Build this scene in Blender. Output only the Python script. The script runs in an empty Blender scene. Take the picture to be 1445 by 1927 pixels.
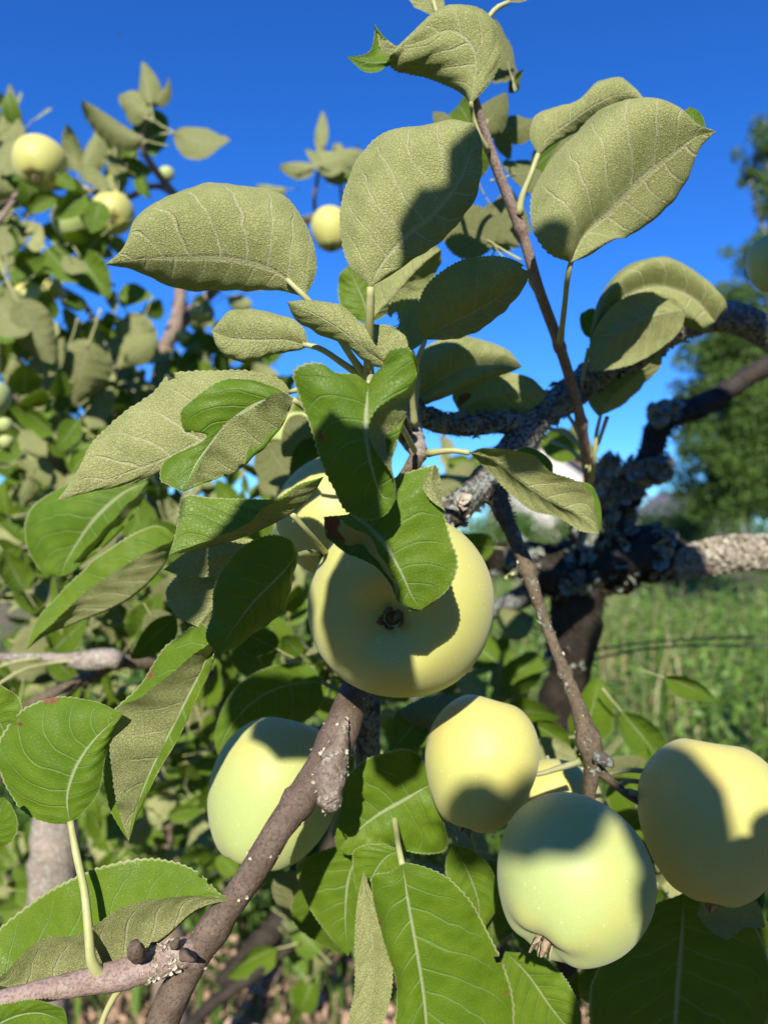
import bpy, math, random
import numpy as np
from mathutils import Vector, Matrix, noise
R = math.radians
random.seed(7); rng = np.random.default_rng(7)
SC = bpy.context.scene
COL = SC.collection

# ------------------------------------------------------------------ camera
CAM = Vector((0, 0, 1.5)); PITCH = R(1.5)
cd = bpy.data.cameras.new('camera'); cam = bpy.data.objects.new('camera', cd); COL.objects.link(cam)
cam.location = CAM; cam.rotation_euler = (R(90) + PITCH, 0, 0)
cd.sensor_fit = 'VERTICAL'; cd.sensor_height = 36; cd.sensor_width = 27; cd.lens = 26
cd.clip_start = .01; cd.clip_end = 2000
cd.dof.use_dof = True; cd.dof.focus_distance = .285; cd.dof.aperture_fstop = 8.8
SC.camera = cam

# ------------------------------------------------------------------ sky and sun
SUN_EL, SUN_AZ = R(31), R(7)          # behind the camera, a little to its left
w = bpy.data.worlds.new('World'); SC.world = w; w.use_nodes = True
wn = w.node_tree.nodes; wl = w.node_tree.links
bg = wn['Background']; bg.inputs[1].default_value = .122
sk = wn.new('ShaderNodeTexSky'); sk.sky_type = 'NISHITA'; sk.sun_disc = False
sk.sun_elevation = SUN_EL; sk.sun_rotation = R(180) + SUN_AZ
sk.air_density = 1.0; sk.dust_density = .0; sk.ozone_density = 2.6; sk.altitude = 300
hs = wn.new('ShaderNodeHueSaturation'); hs.inputs['Saturation'].default_value = 1.22
tn = wn.new('ShaderNodeMix'); tn.data_type = 'RGBA'; tn.blend_type = 'MULTIPLY'; tn.inputs[0].default_value = 1; tn.inputs[7].default_value = (.25, .55, 1.0, 1)
wl.new(sk.outputs[0], hs.inputs['Color']); wl.new(hs.outputs[0], tn.inputs[6]); wl.new(tn.outputs[2], bg.inputs[0])
ld = bpy.data.lights.new('sun', 'SUN'); ld.energy = 5.0; ld.angle = R(.53); ld.color = (1, .94, .82)
sun = bpy.data.objects.new('sun', ld); COL.objects.link(sun)
SUN = Vector((-math.sin(SUN_AZ) * math.cos(SUN_EL), -math.cos(SUN_AZ) * math.cos(SUN_EL), math.sin(SUN_EL)))
sun.rotation_euler = SUN.to_track_quat('Z', 'Y').to_euler(); sun.location = (0, -3, 5)
SC.view_settings.view_transform = 'Standard'; SC.view_settings.look = 'None'
SC.view_settings.exposure = 0.7; SC.view_settings.gamma = 1
SC.cycles.max_bounces = 8; SC.cycles.transparent_max_bounces = 8

# ------------------------------------------------------------------ helpers
F = 1927 * 26 / 36
CR = Vector((1, 0, 0)); CU = Vector((0, -math.sin(PITCH), math.cos(PITCH))); CF = Vector((0, math.cos(PITCH), math.sin(PITCH)))
def P(x, y, d):                        # a point seen at pixel x, y of the 1445 x 1927 photo, d centimetres deep
    d = d / 100
    return CAM + CR * ((x - 722.5) / F * d) + CU * (-(y - 963.5) / F * d) + CF * d

def tag(o, label=None, cat=None, group=None, kind=None):
    for k, v in (('label', label), ('category', cat), ('group', group), ('kind', kind)):
        if v: o[k] = v
    return o
def mesh_obj(name, verts, faces, mat, parent=None, uvs=None, smooth=True, attrs=None, mats=None, mi=None):
    me = bpy.data.meshes.new(name)
    me.from_pydata([tuple(v) for v in verts], [], faces); me.update()
    for m in (mats or [mat]): me.materials.append(m)
    if mi is not None: me.polygons.foreach_set('material_index', mi)
    if smooth: me.polygons.foreach_set('use_smooth', [True] * len(me.polygons))
    if uvs is not None:
        ul = me.uv_layers.new(name='UVMap'); li = np.empty(len(me.loops), dtype=np.int32)
        me.loops.foreach_get('vertex_index', li)
        ul.data.foreach_set('uv', np.asarray(uvs, dtype=np.float32)[li].ravel())
    for k, a in (attrs or {}).items():
        at = me.attributes.new(k, 'FLOAT', 'POINT'); at.data.foreach_set('value', a)
    o = bpy.data.objects.new(name, me); COL.objects.link(o); o.parent = parent
    return o
def empty(name, loc):
    o = bpy.data.objects.new(name, None); COL.objects.link(o); o.location = loc; o.empty_display_size = .02
    return o
def keep(o, parent):                    # parent a mesh built in world coordinates
    o.parent = parent; o.matrix_parent_inverse = Matrix.Translation(-root_of(parent)); return o
def root_of(p):
    v = Vector((0, 0, 0))
    while p is not None and p.type == 'EMPTY':
        v = v + p.location; p = p.parent
    return v

def crom(pts, n):                       # Catmull-Rom resample by chord length
    A = np.array([tuple(p) for p in pts], float)
    if len(A) == 2:
        t = np.linspace(0, 1, n)[:, None]; return A[0] * (1 - t) + A[1] * t
    k = np.concatenate([[0], np.cumsum(np.linalg.norm(np.diff(A[:, :3], axis=0), axis=1) ** .75 + 1e-9)]); k /= k[-1]
    m = np.gradient(A, k, axis=0)
    # finite-difference tangents, non-uniform
    for i in range(1, len(A) - 1):
        h0, h1 = k[i] - k[i-1], k[i+1] - k[i]
        m[i] = ((A[i] - A[i-1]) / h0 * h1 + (A[i+1] - A[i]) / h1 * h0) / (h0 + h1)
    m[0] = (A[1] - A[0]) / (k[1] - k[0]); m[-1] = (A[-1] - A[-2]) / (k[-1] - k[-2])
    t = np.linspace(0, 1, n); i = np.clip(np.searchsorted(k, t, side='right') - 1, 0, len(k) - 2)
    h = (k[i+1] - k[i])[:, None]; s = ((t - k[i]) / (k[i+1] - k[i]))[:, None]
    return ((2*s**3 - 3*s**2 + 1) * A[i] + (s**3 - 2*s**2 + s) * h * m[i] + (-2*s**3 + 3*s**2) * A[i+1] + (s**3 - s**2) * h * m[i+1])

def nz(v, s, seed=0.0):
    return noise.noise(Vector((v[0] * s + seed, v[1] * s + seed * 1.7, v[2] * s - seed)))

# ------------------------------------------------------------------ materials
def mat_new(name):
    m = bpy.data.materials.new(name); m.use_nodes = True; nt = m.node_tree; nt.nodes.clear()
    return m, nt
class NB:
    def __init__(s, nt): s.nt = nt
    def n(s, t, **k):
        x = s.nt.nodes.new(t)
        for a, b in k.items(): setattr(x, a, b)
        return x
    def lk(s, a, b): s.nt.links.new(a, b)
    def put(s, sock, v):
        if hasattr(v, 'links') or isinstance(v, bpy.types.NodeSocket): s.lk(v, sock)
        else: sock.default_value = v
    def math(s, op, a, b=None, c=None, clamp=False):
        x = s.n('ShaderNodeMath', operation=op); x.use_clamp = clamp
        s.put(x.inputs[0], a)
        if b is not None: s.put(x.inputs[1], b)
        if c is not None: s.put(x.inputs[2], c)
        return x.outputs[0]
    def mix(s, f, a, b, bt='MIX'):
        x = s.n('ShaderNodeMix', data_type='RGBA', blend_type=bt)
        s.put(x.inputs[0], f); s.put(x.inputs[6], a); s.put(x.inputs[7], b); return x.outputs[2]
    def fmix(s, f, a, b):
        x = s.n('ShaderNodeMix', data_type='FLOAT'); s.put(x.inputs[0], f); s.put(x.inputs[2], a); s.put(x.inputs[3], b); return x.outputs[0]
    def ramp(s, f, a, b):               # smoothstep from a to b
        x = s.n('ShaderNodeMapRange', interpolation_type='SMOOTHSTEP'); s.put(x.inputs[0], f); s.put(x.inputs[1], a); s.put(x.inputs[2], b); return x.outputs[0]
    def noise(s, vec, scale, detail=3, rough=.55, col=False):
        x = s.n('ShaderNodeTexNoise'); s.lk(vec, x.inputs['Vector']); x.inputs['Scale'].default_value = scale
        x.inputs['Detail'].default_value = detail; x.inputs['Roughness'].default_value = rough
        return x.outputs[1 if col else 0]
    def voro(s, vec, scale, feat='DISTANCE_TO_EDGE'):
        x = s.n('ShaderNodeTexVoronoi', feature=feat); s.lk(vec, x.inputs['Vector']); x.inputs['Scale'].default_value = scale
        return x.outputs[0]
ALB = .78
def rgb(r, g, b): return (r * ALB, g * ALB, b * ALB, 1)

def leaf_material(name, top=(.10, .195, .010), under=(.53, .55, .215), nv=8.0, net=True, trans=.26, fuzz=1.0):
    m, nt = mat_new(name); b = NB(nt)
    out = b.n('ShaderNodeOutputMaterial'); uvn = b.n('ShaderNodeUVMap'); uvn.uv_map = 'UVMap'
    sx = b.n('ShaderNodeSeparateXYZ'); b.lk(uvn.outputs[0], sx.inputs[0])
    geo = b.n('ShaderNodeNewGeometry'); back = geo.outputs['Backfacing']; isl = geo.outputs['Random Per Island']
    oi = b.n('ShaderNodeObjectInfo'); rnd = b.math('FRACT', b.math('ADD', oi.outputs['Random'], isl))
    tc = b.n('ShaderNodeTexCoord'); pos = tc.outputs['Object']
    u = sx.outputs[0]; v = b.math('MULTIPLY_ADD', sx.outputs[1], 2.0, -1.0); a = b.math('ABSOLUTE', v)
    side = b.math('GREATER_THAN', v, 0.0)
    cloud = b.noise(pos, 45, 2)
    t = b.math('SUBTRACT', u, b.math('ADD', b.math('MULTIPLY', a, .15), b.math('MULTIPLY', b.math('POWER', a, 2.4), .07)))
    ph = b.math('ADD', b.math('MULTIPLY', t, nv), b.math('ADD', b.math('MULTIPLY', side, .45), b.math('MULTIPLY', b.math('SUBTRACT', cloud, .5), .8)))
    ph = b.math('ADD', ph, b.math('MULTIPLY', oi.outputs['Random'], .7))
    fr = b.math('ABSOLUTE', b.math('SUBTRACT', b.math('FRACT', b.math('ADD', ph, 50.0)), .5))
    lat_w = b.math('MULTIPLY_ADD', a, -.045, .080)
    lat = b.math('SUBTRACT', 1.0, b.ramp(fr, b.math('MULTIPLY', lat_w, .3), lat_w))
    lat = b.math('MULTIPLY', lat, b.math('SUBTRACT', 1.0, b.ramp(a, .75, .98)))
    mid = b.math('SUBTRACT', 1.0, b.ramp(a, b.math('MULTIPLY_ADD', u, -.012, .018), b.math('MULTIPLY_ADD', u, -.03, .055)))
    vein = b.math('MAXIMUM', lat, mid)
    # cross veinlets and fine net, its cells a little warped
    wn_ = b.n('ShaderNodeVectorMath', operation='SUBTRACT'); b.lk(b.noise(pos, 380, 2, .5, True), wn_.inputs[0]); wn_.inputs[1].default_value = (.5, .5, .5)
    ws_ = b.n('ShaderNodeVectorMath', operation='SCALE'); b.lk(wn_.outputs[0], ws_.inputs[0]); ws_.inputs['Scale'].default_value = .0022
    wa_ = b.n('ShaderNodeVectorMath', operation='ADD'); b.lk(pos, wa_.inputs[0]); b.lk(ws_.outputs[0], wa_.inputs[1]); pos2 = wa_.outputs[0]
    fine = b.voro(pos2, 780); fine2 = b.voro(pos2, 1500)
    netm = b.math('SUBTRACT', 1.0, b.ramp(fine, 0.0, .12)); net2 = b.math('SUBTRACT', 1.0, b.ramp(fine2, 0.0, .16))
    speck = b.noise(pos, 1900, 2, .7); blot = b.noise(pos, 90, 3)
    # colours
    hue = b.math('MULTIPLY_ADD', rnd, .6, .0)
    tcol = b.mix(hue, rgb(*top), rgb(top[0] * 1.5, top[1] * 1.22, top[2] * 1.2))
    tcol = b.mix(b.ramp(blot, .3, .75), tcol, b.mix(.45, tcol, rgb(top[0] * 2.0, top[1] * 1.5, top[2] * 1.5)))
    tcol = b.mix(b.math('MULTIPLY', netm, .12), tcol, rgb(.10, .24, .03))
    tcol = b.mix(b.math('MULTIPLY', lat, .55), tcol, rgb(.22, .36, .10))
    tcol = b.mix(b.math('MULTIPLY', mid, .9), tcol, rgb(.42, .48, .25))
    ucol = b.mix(hue, rgb(*under), rgb(under[0] * 1.12, under[1] * 1.10, under[2] * 1.25))
    dark = rgb(under[0] * .48, under[1] * .55, under[2] * .42)
    ucol = b.mix(b.math('MULTIPLY', b.ramp(speck, .62, .36), .5 * fuzz), ucol, dark)
    ucol = b.mix(b.math('MULTIPLY', b.ramp(b.noise(pos, 55, 4), .58, .3), .45), ucol, dark)
    ucol = b.mix(b.math('MULTIPLY', net2, .22), ucol, rgb(.50, .54, .28))
    ucol = b.mix(b.math('MULTIPLY', netm, .22), ucol, rgb(.62, .65, .36))
    ucol = b.mix(b.math('MULTIPLY', vein, .85), ucol, rgb(.64, .63, .36))
    col = b.mix(back, tcol, ucol)
    rim = b.ramp(a, .965, .99)
    col = b.mix(b.math('MULTIPLY', rim, .7), col, rgb(.50, .52, .27))
    at = b.n('ShaderNodeAttribute'); at.attribute_name = 'scorch'
    sc = b.ramp(b.math('ADD', at.outputs['Fac'], b.math('MULTIPLY', b.math('SUBTRACT', b.noise(pos, 260, 3), .5), .5)), .45, .6)
    col = b.mix(sc, col, b.mix(b.noise(pos, 700, 2), rgb(.16, .055, .02), rgb(.36, .19, .09)))
    # bump
    quilt = b.math('MULTIPLY', b.ramp(fr, 0.0, .5), -1.0)
    h_top = b.math('ADD', b.math('MULTIPLY', netm, -.22), b.math('MULTIPLY', vein, -.7))
    h_top = b.math('MULTIPLY', b.math('ADD', h_top, b.math('MULTIPLY', b.noise(pos, 300, 2), .5)), .6)
    h_un = b.math('ADD', b.math('MULTIPLY', netm, .40), b.math('MULTIPLY', vein, .55))
    h_un = b.math('ADD', h_un, b.math('MULTIPLY', speck, .9))
    hh = b.fmix(back, h_top, h_un)
    bp = b.n('ShaderNodeBump'); bp.inputs['Strength'].default_value = 1.0; bp.inputs['Distance'].default_value = .0006
    b.lk(hh, bp.inputs['Height'])
    pr = b.n('ShaderNodeBsdfPrincipled'); b.lk(col, pr.inputs['Base Color']); b.lk(bp.outputs[0], pr.inputs['Normal'])
    b.lk(b.fmix(back, b.math('MULTIPLY_ADD', b.noise(pos, 300, 2), .25, .36), .85), pr.inputs['Roughness'])
    b.lk(b.fmix(back, .26, .12), pr.inputs['Specular IOR Level'])
    tr = b.n('ShaderNodeBsdfTranslucent')
    tco = b.mix(b.math('MULTIPLY', vein, .35), rgb(.20, .34, .012), rgb(.30, .38, .06)); tco = b.mix(sc, tco, rgb(.2, .08, .02))
    b.lk(tco, tr.inputs[0]); b.lk(bp.outputs[0], tr.inputs['Normal'])
    mx = b.n('ShaderNodeMixShader'); mx.inputs[0].default_value = trans
    b.lk(pr.outputs[0], mx.inputs[1]); b.lk(tr.outputs[0], mx.inputs[2]); b.lk(mx.outputs[0], out.inputs[0])
    return m

def bark_material(name, c1, c2, lich=.35, scale=1.0, lcol=(.40, .44, .38)):
    m, nt = mat_new(name); b = NB(nt); out = b.n('ShaderNodeOutputMaterial'); pr = b.n('ShaderNodeBsdfPrincipled')
    tc = b.n('ShaderNodeTexCoord'); pos = tc.outputs['Object']
    n1 = b.noise(pos, 60 * scale, 5, .65); n2 = b.noise(pos, 420 * scale, 4, .65); n3 = b.noise(pos, 130 * scale, 4, .7)
    col = b.mix(b.ramp(n1, .3, .7), rgb(*c1), rgb(*c2))
    col = b.mix(b.math('MULTIPLY', b.ramp(n2, .55, .35), .6), col, rgb(c1[0] * .35, c1[1] * .35, c1[2] * .35))
    lm = b.math('MULTIPLY', b.ramp(n3, .62 - lich * .3, .68 - lich * .3), b.ramp(n2, .40, .52))
    if lich > 0: col = b.mix(b.math('MULTIPLY', lm, .85), col, rgb(*lcol))
    dots = b.voro(pos, 330 * scale, 'F1'); dm = b.math('SUBTRACT', 1.0, b.ramp(dots, .10, .16))
    col = b.mix(b.math('MULTIPLY', dm, .22), col, rgb(.45, .42, .36))
    b.lk(col, pr.inputs['Base Color']); pr.inputs['Roughness'].default_value = .8
    bp = b.n('ShaderNodeBump'); bp.inputs['Strength'].default_value = .9; bp.inputs['Distance'].default_value = .0012 / scale
    b.lk(b.math('ADD', b.math('ADD', n1, b.math('MULTIPLY', n2, .8)), b.math('MULTIPLY', lm, .4)), bp.inputs['Height']); b.lk(bp.outputs[0], pr.inputs['Normal'])
    b.lk(pr.outputs[0], out.inputs[0]); return m

def simple_material(name, c1, c2, scale=30, rough=.7, trans=0, bump=0.0, island=False, tcol=None):
    m, nt = mat_new(name); b = NB(nt); out = b.n('ShaderNodeOutputMaterial'); pr = b.n('ShaderNodeBsdfPrincipled')
    tc = b.n('ShaderNodeTexCoord'); pos = tc.outputs['Object']; n1 = b.noise(pos, scale, 4, .6)
    f = b.ramp(n1, .3, .7)
    if island:
        geo = b.n('ShaderNodeNewGeometry'); f = b.math('MULTIPLY_ADD', geo.outputs['Random Per Island'], .65, b.math('MULTIPLY', f, .35))
    col = b.mix(f, rgb(*c1), rgb(*c2)); b.lk(col, pr.inputs['Base Color']); pr.inputs['Roughness'].default_value = rough
    if bump:
        bp = b.n('ShaderNodeBump'); bp.inputs['Distance'].default_value = bump; b.lk(n1, bp.inputs['Height']); b.lk(bp.outputs[0], pr.inputs['Normal'])
    if trans:
        tr = b.n('ShaderNodeBsdfTranslucent'); b.put(tr.inputs[0], rgb(*(tcol or (.16, .26, .03))))
        mx = b.n('ShaderNodeMixShader'); mx.inputs[0].default_value = trans
        b.lk(pr.outputs[0], mx.inputs[1]); b.lk(tr.outputs[0], mx.inputs[2]); b.lk(mx.outputs[0], out.inputs[0])
    else: b.lk(pr.outputs[0], out.inputs[0])
    return m

def apple_material(name, ca, cb, stripe=.35):
    m, nt = mat_new(name); b = NB(nt); out = b.n('ShaderNodeOutputMaterial'); pr = b.n('ShaderNodeBsdfPrincipled')
    tc = b.n('ShaderNodeTexCoord'); pos = tc.outputs['Object']
    n1 = b.noise(pos, 22, 3, .5); n2 = b.noise(pos, 900, 2, .5)
    sx = b.n('ShaderNodeSeparateXYZ'); b.lk(pos, sx.inputs[0])
    g = b.math('ADD', b.math('MULTIPLY', sx.outputs[2], 12.0), n1)
    col = b.mix(b.ramp(g, .2, 1.1), rgb(*ca), rgb(*cb))
    dots = b.voro(pos, 230, 'F1'); dm = b.math('SUBTRACT', 1.0, b.ramp(dots, .05, .15))
    col = b.mix(b.math('MULTIPLY', dm, .45), col, rgb(.82, .82, .48))
    col = b.mix(b.math('MULTIPLY', b.ramp(n2, .5, .8), .12), col, rgb(.85, .85, .6))
    big = b.noise(pos, 45, 4, .6); col = b.mix(b.math('MULTIPLY', b.ramp(big, .45, .75), .35), col, rgb(cb[0] * 1.08, cb[1] * .92, cb[2] * .75))
    rus = b.math('MULTIPLY', b.ramp(b.noise(pos, 160, 5, .75), .66, .74), .4); col = b.mix(rus, col, rgb(.40, .30, .12))
    pore = b.voro(pos, 420, 'F1'); pm = b.math('MULTIPLY', b.math('SUBTRACT', 1.0, b.ramp(pore, .03, .07)), .45); col = b.mix(pm, col, rgb(.25, .20, .07))
    b.lk(col, pr.inputs['Base Color']); b.lk(b.math('MULTIPLY_ADD', big, .3, .36), pr.inputs['Roughness'])
    pr.inputs['Specular IOR Level'].default_value = .32
    pr.inputs['Subsurface Weight'].default_value = .35; pr.inputs['Subsurface Radius'].default_value = (1.0, .75, .12)
    pr.inputs['Subsurface Scale'].default_value = .006
    pr.inputs['Sheen Weight'].default_value = .12; pr.inputs['Sheen Roughness'].default_value = .5
    bp = b.n('ShaderNodeBump'); bp.inputs['Strength'].default_value = .25; bp.inputs['Distance'].default_value = .0002
    b.lk(b.noise(pos, 700, 3), bp.inputs['Height']); b.lk(bp.outputs[0], pr.inputs['Normal'])
    b.lk(pr.outputs[0], out.inputs[0]); return m

M_LEAF = leaf_material('apple_leaf')
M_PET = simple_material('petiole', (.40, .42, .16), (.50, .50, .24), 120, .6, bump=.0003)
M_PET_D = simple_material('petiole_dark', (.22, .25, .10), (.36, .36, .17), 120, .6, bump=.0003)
M_TWIG = bark_material('twig_bark', (.12, .08, .055), (.20, .145, .11), .0, 1.6)
M_SHOOT = bark_material('shoot_bark', (.30, .20, .17), (.44, .33, .29), .0, 2.0)
M_PEEL = bark_material('peeling_bark', (.17, .12, .09), (.30, .23, .19), .35, 1.3, (.42, .38, .32))
M_BARK = bark_material('branch_bark', (.11, .08, .045), (.20, .15, .095), .15, 1.0)
M_OLD = bark_material('lichen_bark', (.07, .055, .045), (.16, .12, .095), .7, 1.0, (.30, .33, .30))
M_SHADED = bark_material('shaded_mossy_bark', (.018, .013, .009), (.055, .038, .024), .0, 1.0)  # shade on the limbs put into the bark colour, along with dark moss
M_GREY = bark_material('grey_bark', (.30, .24, .19), (.46, .39, .33), .4, .8, (.52, .50, .42))
M_LICH = simple_material('lichen', (.16, .19, .16), (.40, .43, .34), 200, .9, bump=.0006)
M_LICHP = simple_material('lichen_pale', (.34, .27, .21), (.70, .66, .52), 200, .9, bump=.0006, island=True)
M_MOSS = simple_material('moss', (.018, .014, .008), (.06, .045, .018), 200, .95, island=True)
M_APPLE = apple_material('apple_skin_yellow', (.62, .62, .19), (.70, .62, .18))
M_APPLEG = apple_material('apple_skin_green', (.48, .57, .21), (.57, .58, .18))
M_SEPAL = simple_material('dry_sepal', (.20, .13, .07), (.48, .40, .27), 300, .9, bump=.0005)
M_SEPAL_D = simple_material('dark_sepal', (.10, .075, .03), (.26, .21, .10), 300, .9, bump=.0005)
M_HOLE = simple_material('calyx_cavity', (.07, .06, .02), (.17, .16, .05), 300, .9, bump=.0006)
M_TREE = simple_material('far_leaf', (.035, .095, .010), (.15, .25, .035), 3, .55, trans=.25, island=True)
M_SHRUB = simple_material('shrub_leaf', (.05, .12, .015), (.14, .26, .04), 3, .5, trans=.3, island=True, tcol=(.2, .34, .03))
M_GRASS = simple_material('meadow_grass', (.06, .15, .015), (.22, .36, .06), 2, .6, trans=.3, island=True, tcol=(.26, .34, .06))
M_SEED = simple_material('seed_stem', (.42, .38, .18), (.62, .56, .34), 3, .8)
M_STALK = simple_material('dry_stalk', (.30, .20, .10), (.50, .38, .20), 8, .8)

# ------------------------------------------------------------------ leaf blades
NTEETH = 36
def blade(name, base, tip, rails, top, d, parent, nu=173, nv=27, bulge=.07, pucker=1.0, scorch=None, bite=None, label=None, mat=None, seed=1, wave=1.0, ref=None):
    """rails: {v: [(x, y, dd)...]} in photo pixels; -1 is the edge on the viewer's left looking from base to tip."""
    def pt(q): return P(q[0], q[1], d + (q[2] if len(q) > 2 else 0))
    def area(H):
        lp = [base] + list(rails[0]) + [tip] + list(reversed(H)); return sum(p[0] * q[1] - q[0] * p[1] for p, q in zip(lp, lp[1:] + lp[:1]))
    aA, aB = area(rails.get(-.55, rails[-1])), area(rails.get(.55, rails[1]))
    if ref is None: ref = 'A' if abs(aA) > abs(aB) else 'B'
    swap = (ref == 'A' and aA > 0) or (ref == 'B' and aB < 0)
    if swap: rails = {-k: v for k, v in rails.items()}
    flip = swap != (not top)
    rs = {}
    for v, pts in rails.items():
        c = crom([pt(base)] + [pt(q) for q in pts] + [pt(tip)], nu)
        if v == 0: rs[v] = c
        else: rs[v] = c
    vs = sorted(rs); m0 = rs[0]
    V = np.linspace(-1, 1, nv); G = np.zeros((nu, nv, 3))
    for sgn in (-1, 1):
        ks = [v for v in vs if v * sgn >= 0]; ks.sort(key=abs)
        ak = np.array([abs(k) for k in ks]); st = np.stack([rs[k] for k in ks], 1)
        for j, v in enumerate(V):
            if v * sgn < -1e-9: continue
            if len(ks) == 2: G[:, j] = st[:, 0] * (1 - abs(v)) + st[:, 1] * abs(v); continue
            # monotone-ish cubic through the rails of this side
            a = abs(v); i = min(np.searchsorted(ak, a, side='right') - 1, len(ak) - 2)
            h = ak[i+1] - ak[i]; s = (a - ak[i]) / h
            def tan(q):
                if q == 0: return (st[:, 1] - st[:, 0]) / (ak[1] - ak[0])
                if q == len(ak) - 1: return (st[:, q] - st[:, q-1]) / (ak[q] - ak[q-1])
                return (st[:, q+1] - st[:, q-1]) / (ak[q+1] - ak[q-1])
            m1, m2 = tan(i), tan(i + 1)
            G[:, j] = (2*s**3-3*s**2+1)*st[:, i] + (s**3-2*s**2+s)*h*m1 + (-2*s**3+3*s**2)*st[:, i+1] + (s**3-s**2)*h*m2
    if not top: G = G[:, ::-1]
    # normals
    du = np.gradient(G, axis=0); dv = np.gradient(G, axis=1); N = np.cross(dv, du); N /= np.linalg.norm(N, axis=2)[..., None] + 1e-12
    U = np.linspace(0, 1, nu)[:, None] * np.ones((1, nv)); VV = np.ones((nu, 1)) * V[None]
    wid = np.linalg.norm(np.diff(G, axis=1), axis=2).sum(1)[:, None]
    a = np.abs(VV)
    arch = np.sin(np.pi * a) * bulge * wid * .5
    t = U - .15 * a - .07 * a ** 2.4
    ph = 8 * t + .45 * (VV > 0)
    puck = np.cos(2 * np.pi * ph) * .00022 * pucker * np.clip(wid / .03, 0, 1) * np.sin(np.pi * np.clip(a, 0, 1)) ** .6
    W = np.zeros((nu, nv)); rs_ = random.Random(seed); so = rs_.random() * 50
    for i in range(nu):
        for j in range(nv):
            g = G[i, j]; W[i, j] = noise.noise(Vector((g[0]*55+so, g[1]*55, g[2]*55+so))) * .0016 + noise.noise(Vector((g[0]*170+so, g[1]*170, g[2]*170))) * .0005
    for i in range(nu):
        q1 = noise.noise(Vector((i / nu * 3.2 + so, 4.1, so))) * .0035; q2 = noise.noise(Vector((i / nu * 3.2 + so, 9.7, so))) * .0035
        q3 = noise.noise(Vector((i / nu * 9 + so, 2.1, so))) * .0014; q4 = noise.noise(Vector((i / nu * 9 + so, 7.7, so))) * .0014
        for j in range(nv):
            v = VV[i, j]; W[i, j] += ((q1 + q3) if v < 0 else (q2 + q4)) * abs(v) ** 1.6
    W *= wave * (.25 + a) * np.clip(wid / .03, 0, 1)
    G = G + N * (arch + puck + W)[..., None]
    # teeth
    saw = np.array([0, .75, 1.0, .25]); nt_ = nu // 4
    for j0, j1, j2 in ((0, 1, 2), (nv - 1, nv - 2, nv - 3)):
        dr = G[:, j0] - G[:, j2]; dr /= np.linalg.norm(dr, axis=1)[:, None] + 1e-9
        rr = np.array([rs_.uniform(.6, 1.2) for _ in range(nt_ + 2)])
        amp = np.array([saw[i % 4] * rr[i // 4] for i in range(nu)]) * .00062 * np.clip(wid[:, 0] / .02, 0, 1)
        tanv = np.gradient(G[:, j0], axis=0); tanv /= np.linalg.norm(tanv, axis=1)[:, None] + 1e-9
        G[:, j0] += (dr + tanv * .5) * amp[:, None]; G[:, j1] += (dr + tanv * .3) * amp[:, None] * .35
    sco = np.zeros((nu, nv))
    for (su, sv, r) in (scorch or []):
        sv = -sv if flip else sv
        sco = np.maximum(sco, np.exp(-(((U - su) / r) ** 2 + ((VV - sv) * .5 / r) ** 2)))
    kill = np.zeros((nu, nv), bool)
    for (su, sv, ru, rv) in (bite or []):
        sv = -sv if flip else sv
        nn = np.array([[noise.noise(Vector((i * .22, j * .5, su * 9))) for j in range(nv)] for i in range(nu)]) * .45
        q = ((U - su) / ru) ** 2 + ((VV - sv) / rv) ** 2
        kill |= q < (1 + nn); sco = np.maximum(sco, np.clip(1.9 - q, 0, 1) * .55)
    faces = []
    for i in range(nu - 1):
        for j in range(nv - 1):
            if kill[i, j] and kill[i+1, j] and kill[i, j+1] and kill[i+1, j+1]: continue
            k = i * nv + j; faces.append((k, k + 1, k + nv + 1, k + nv))
    uv = np.stack([U, (VV + 1) / 2], -1).reshape(-1, 2)
    o = mesh_obj(name, G.reshape(-1, 3), faces, mat or M_LEAF, None, uv, attrs={'scorch': sco.ravel().astype(np.float32)})
    keep(o, parent)
    if label: o['label'] = label
    return o

def tube(name, pts, radii, mat, parent=None, seg=14, step=None, rough=0.0, rscale=120, cap=True, seed=0.0, knots=None, build=True):
    Q = [Vector(p) for p in pts]; L = sum((Q[i+1] - Q[i]).length for i in range(len(Q) - 1))
    n = max(6, int(L / (step or max(min(radii) * 1.2, .0015))) + 1); n = min(n, 260)
    rr = np.interp(np.linspace(0, 1, n), np.linspace(0, 1, len(radii)), radii)
    C = crom(Q, n); T = np.gradient(C, axis=0); T /= np.linalg.norm(T, axis=1)[:, None]
    up = Vector((.31, .2, .93)); a = Vector(T[0]).cross(up).normalized(); V = []; Fc = []
    for i in range(n):
        t = Vector(T[i]); a = (a - t * a.dot(t)).normalized(); bb = t.cross(a); c = Vector(C[i]); r = rr[i]
        for kx, kr, kw in (knots or []):
            r = r + kr * math.exp(-((i / (n - 1) - kx) / kw) ** 2)
        for s in range(seg):
            th = 2 * math.pi * s / seg; dr = a * math.cos(th) + bb * math.sin(th); q = c + dr * r
            k = 1.0
            if rough: k = 1 + rough * (nz(q, rscale, seed) + .6 * nz(q, rscale * 2.7, seed + 3))
            V.append(c + dr * r * k)
    for i in range(n - 1):
        for s in range(seg):
            s2 = (s + 1) % seg; Fc.append((i * seg + s, i * seg + s2, (i + 1) * seg + s2, (i + 1) * seg + s))
    if cap:
        V.append(Vector(C[0])); V.append(Vector(C[-1])); k = len(V) - 2
        for s in range(seg):
            s2 = (s + 1) % seg; Fc.append((k, s2, s)); Fc.append((k + 1, (n - 1) * seg + s, (n - 1) * seg + s2))
    if not build: return V, Fc, C, rr
    o = mesh_obj(name, V, Fc, mat)
    if parent is not None: keep(o, parent)
    o['_c'] = 0; del o['_c']
    return o, C, rr

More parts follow.
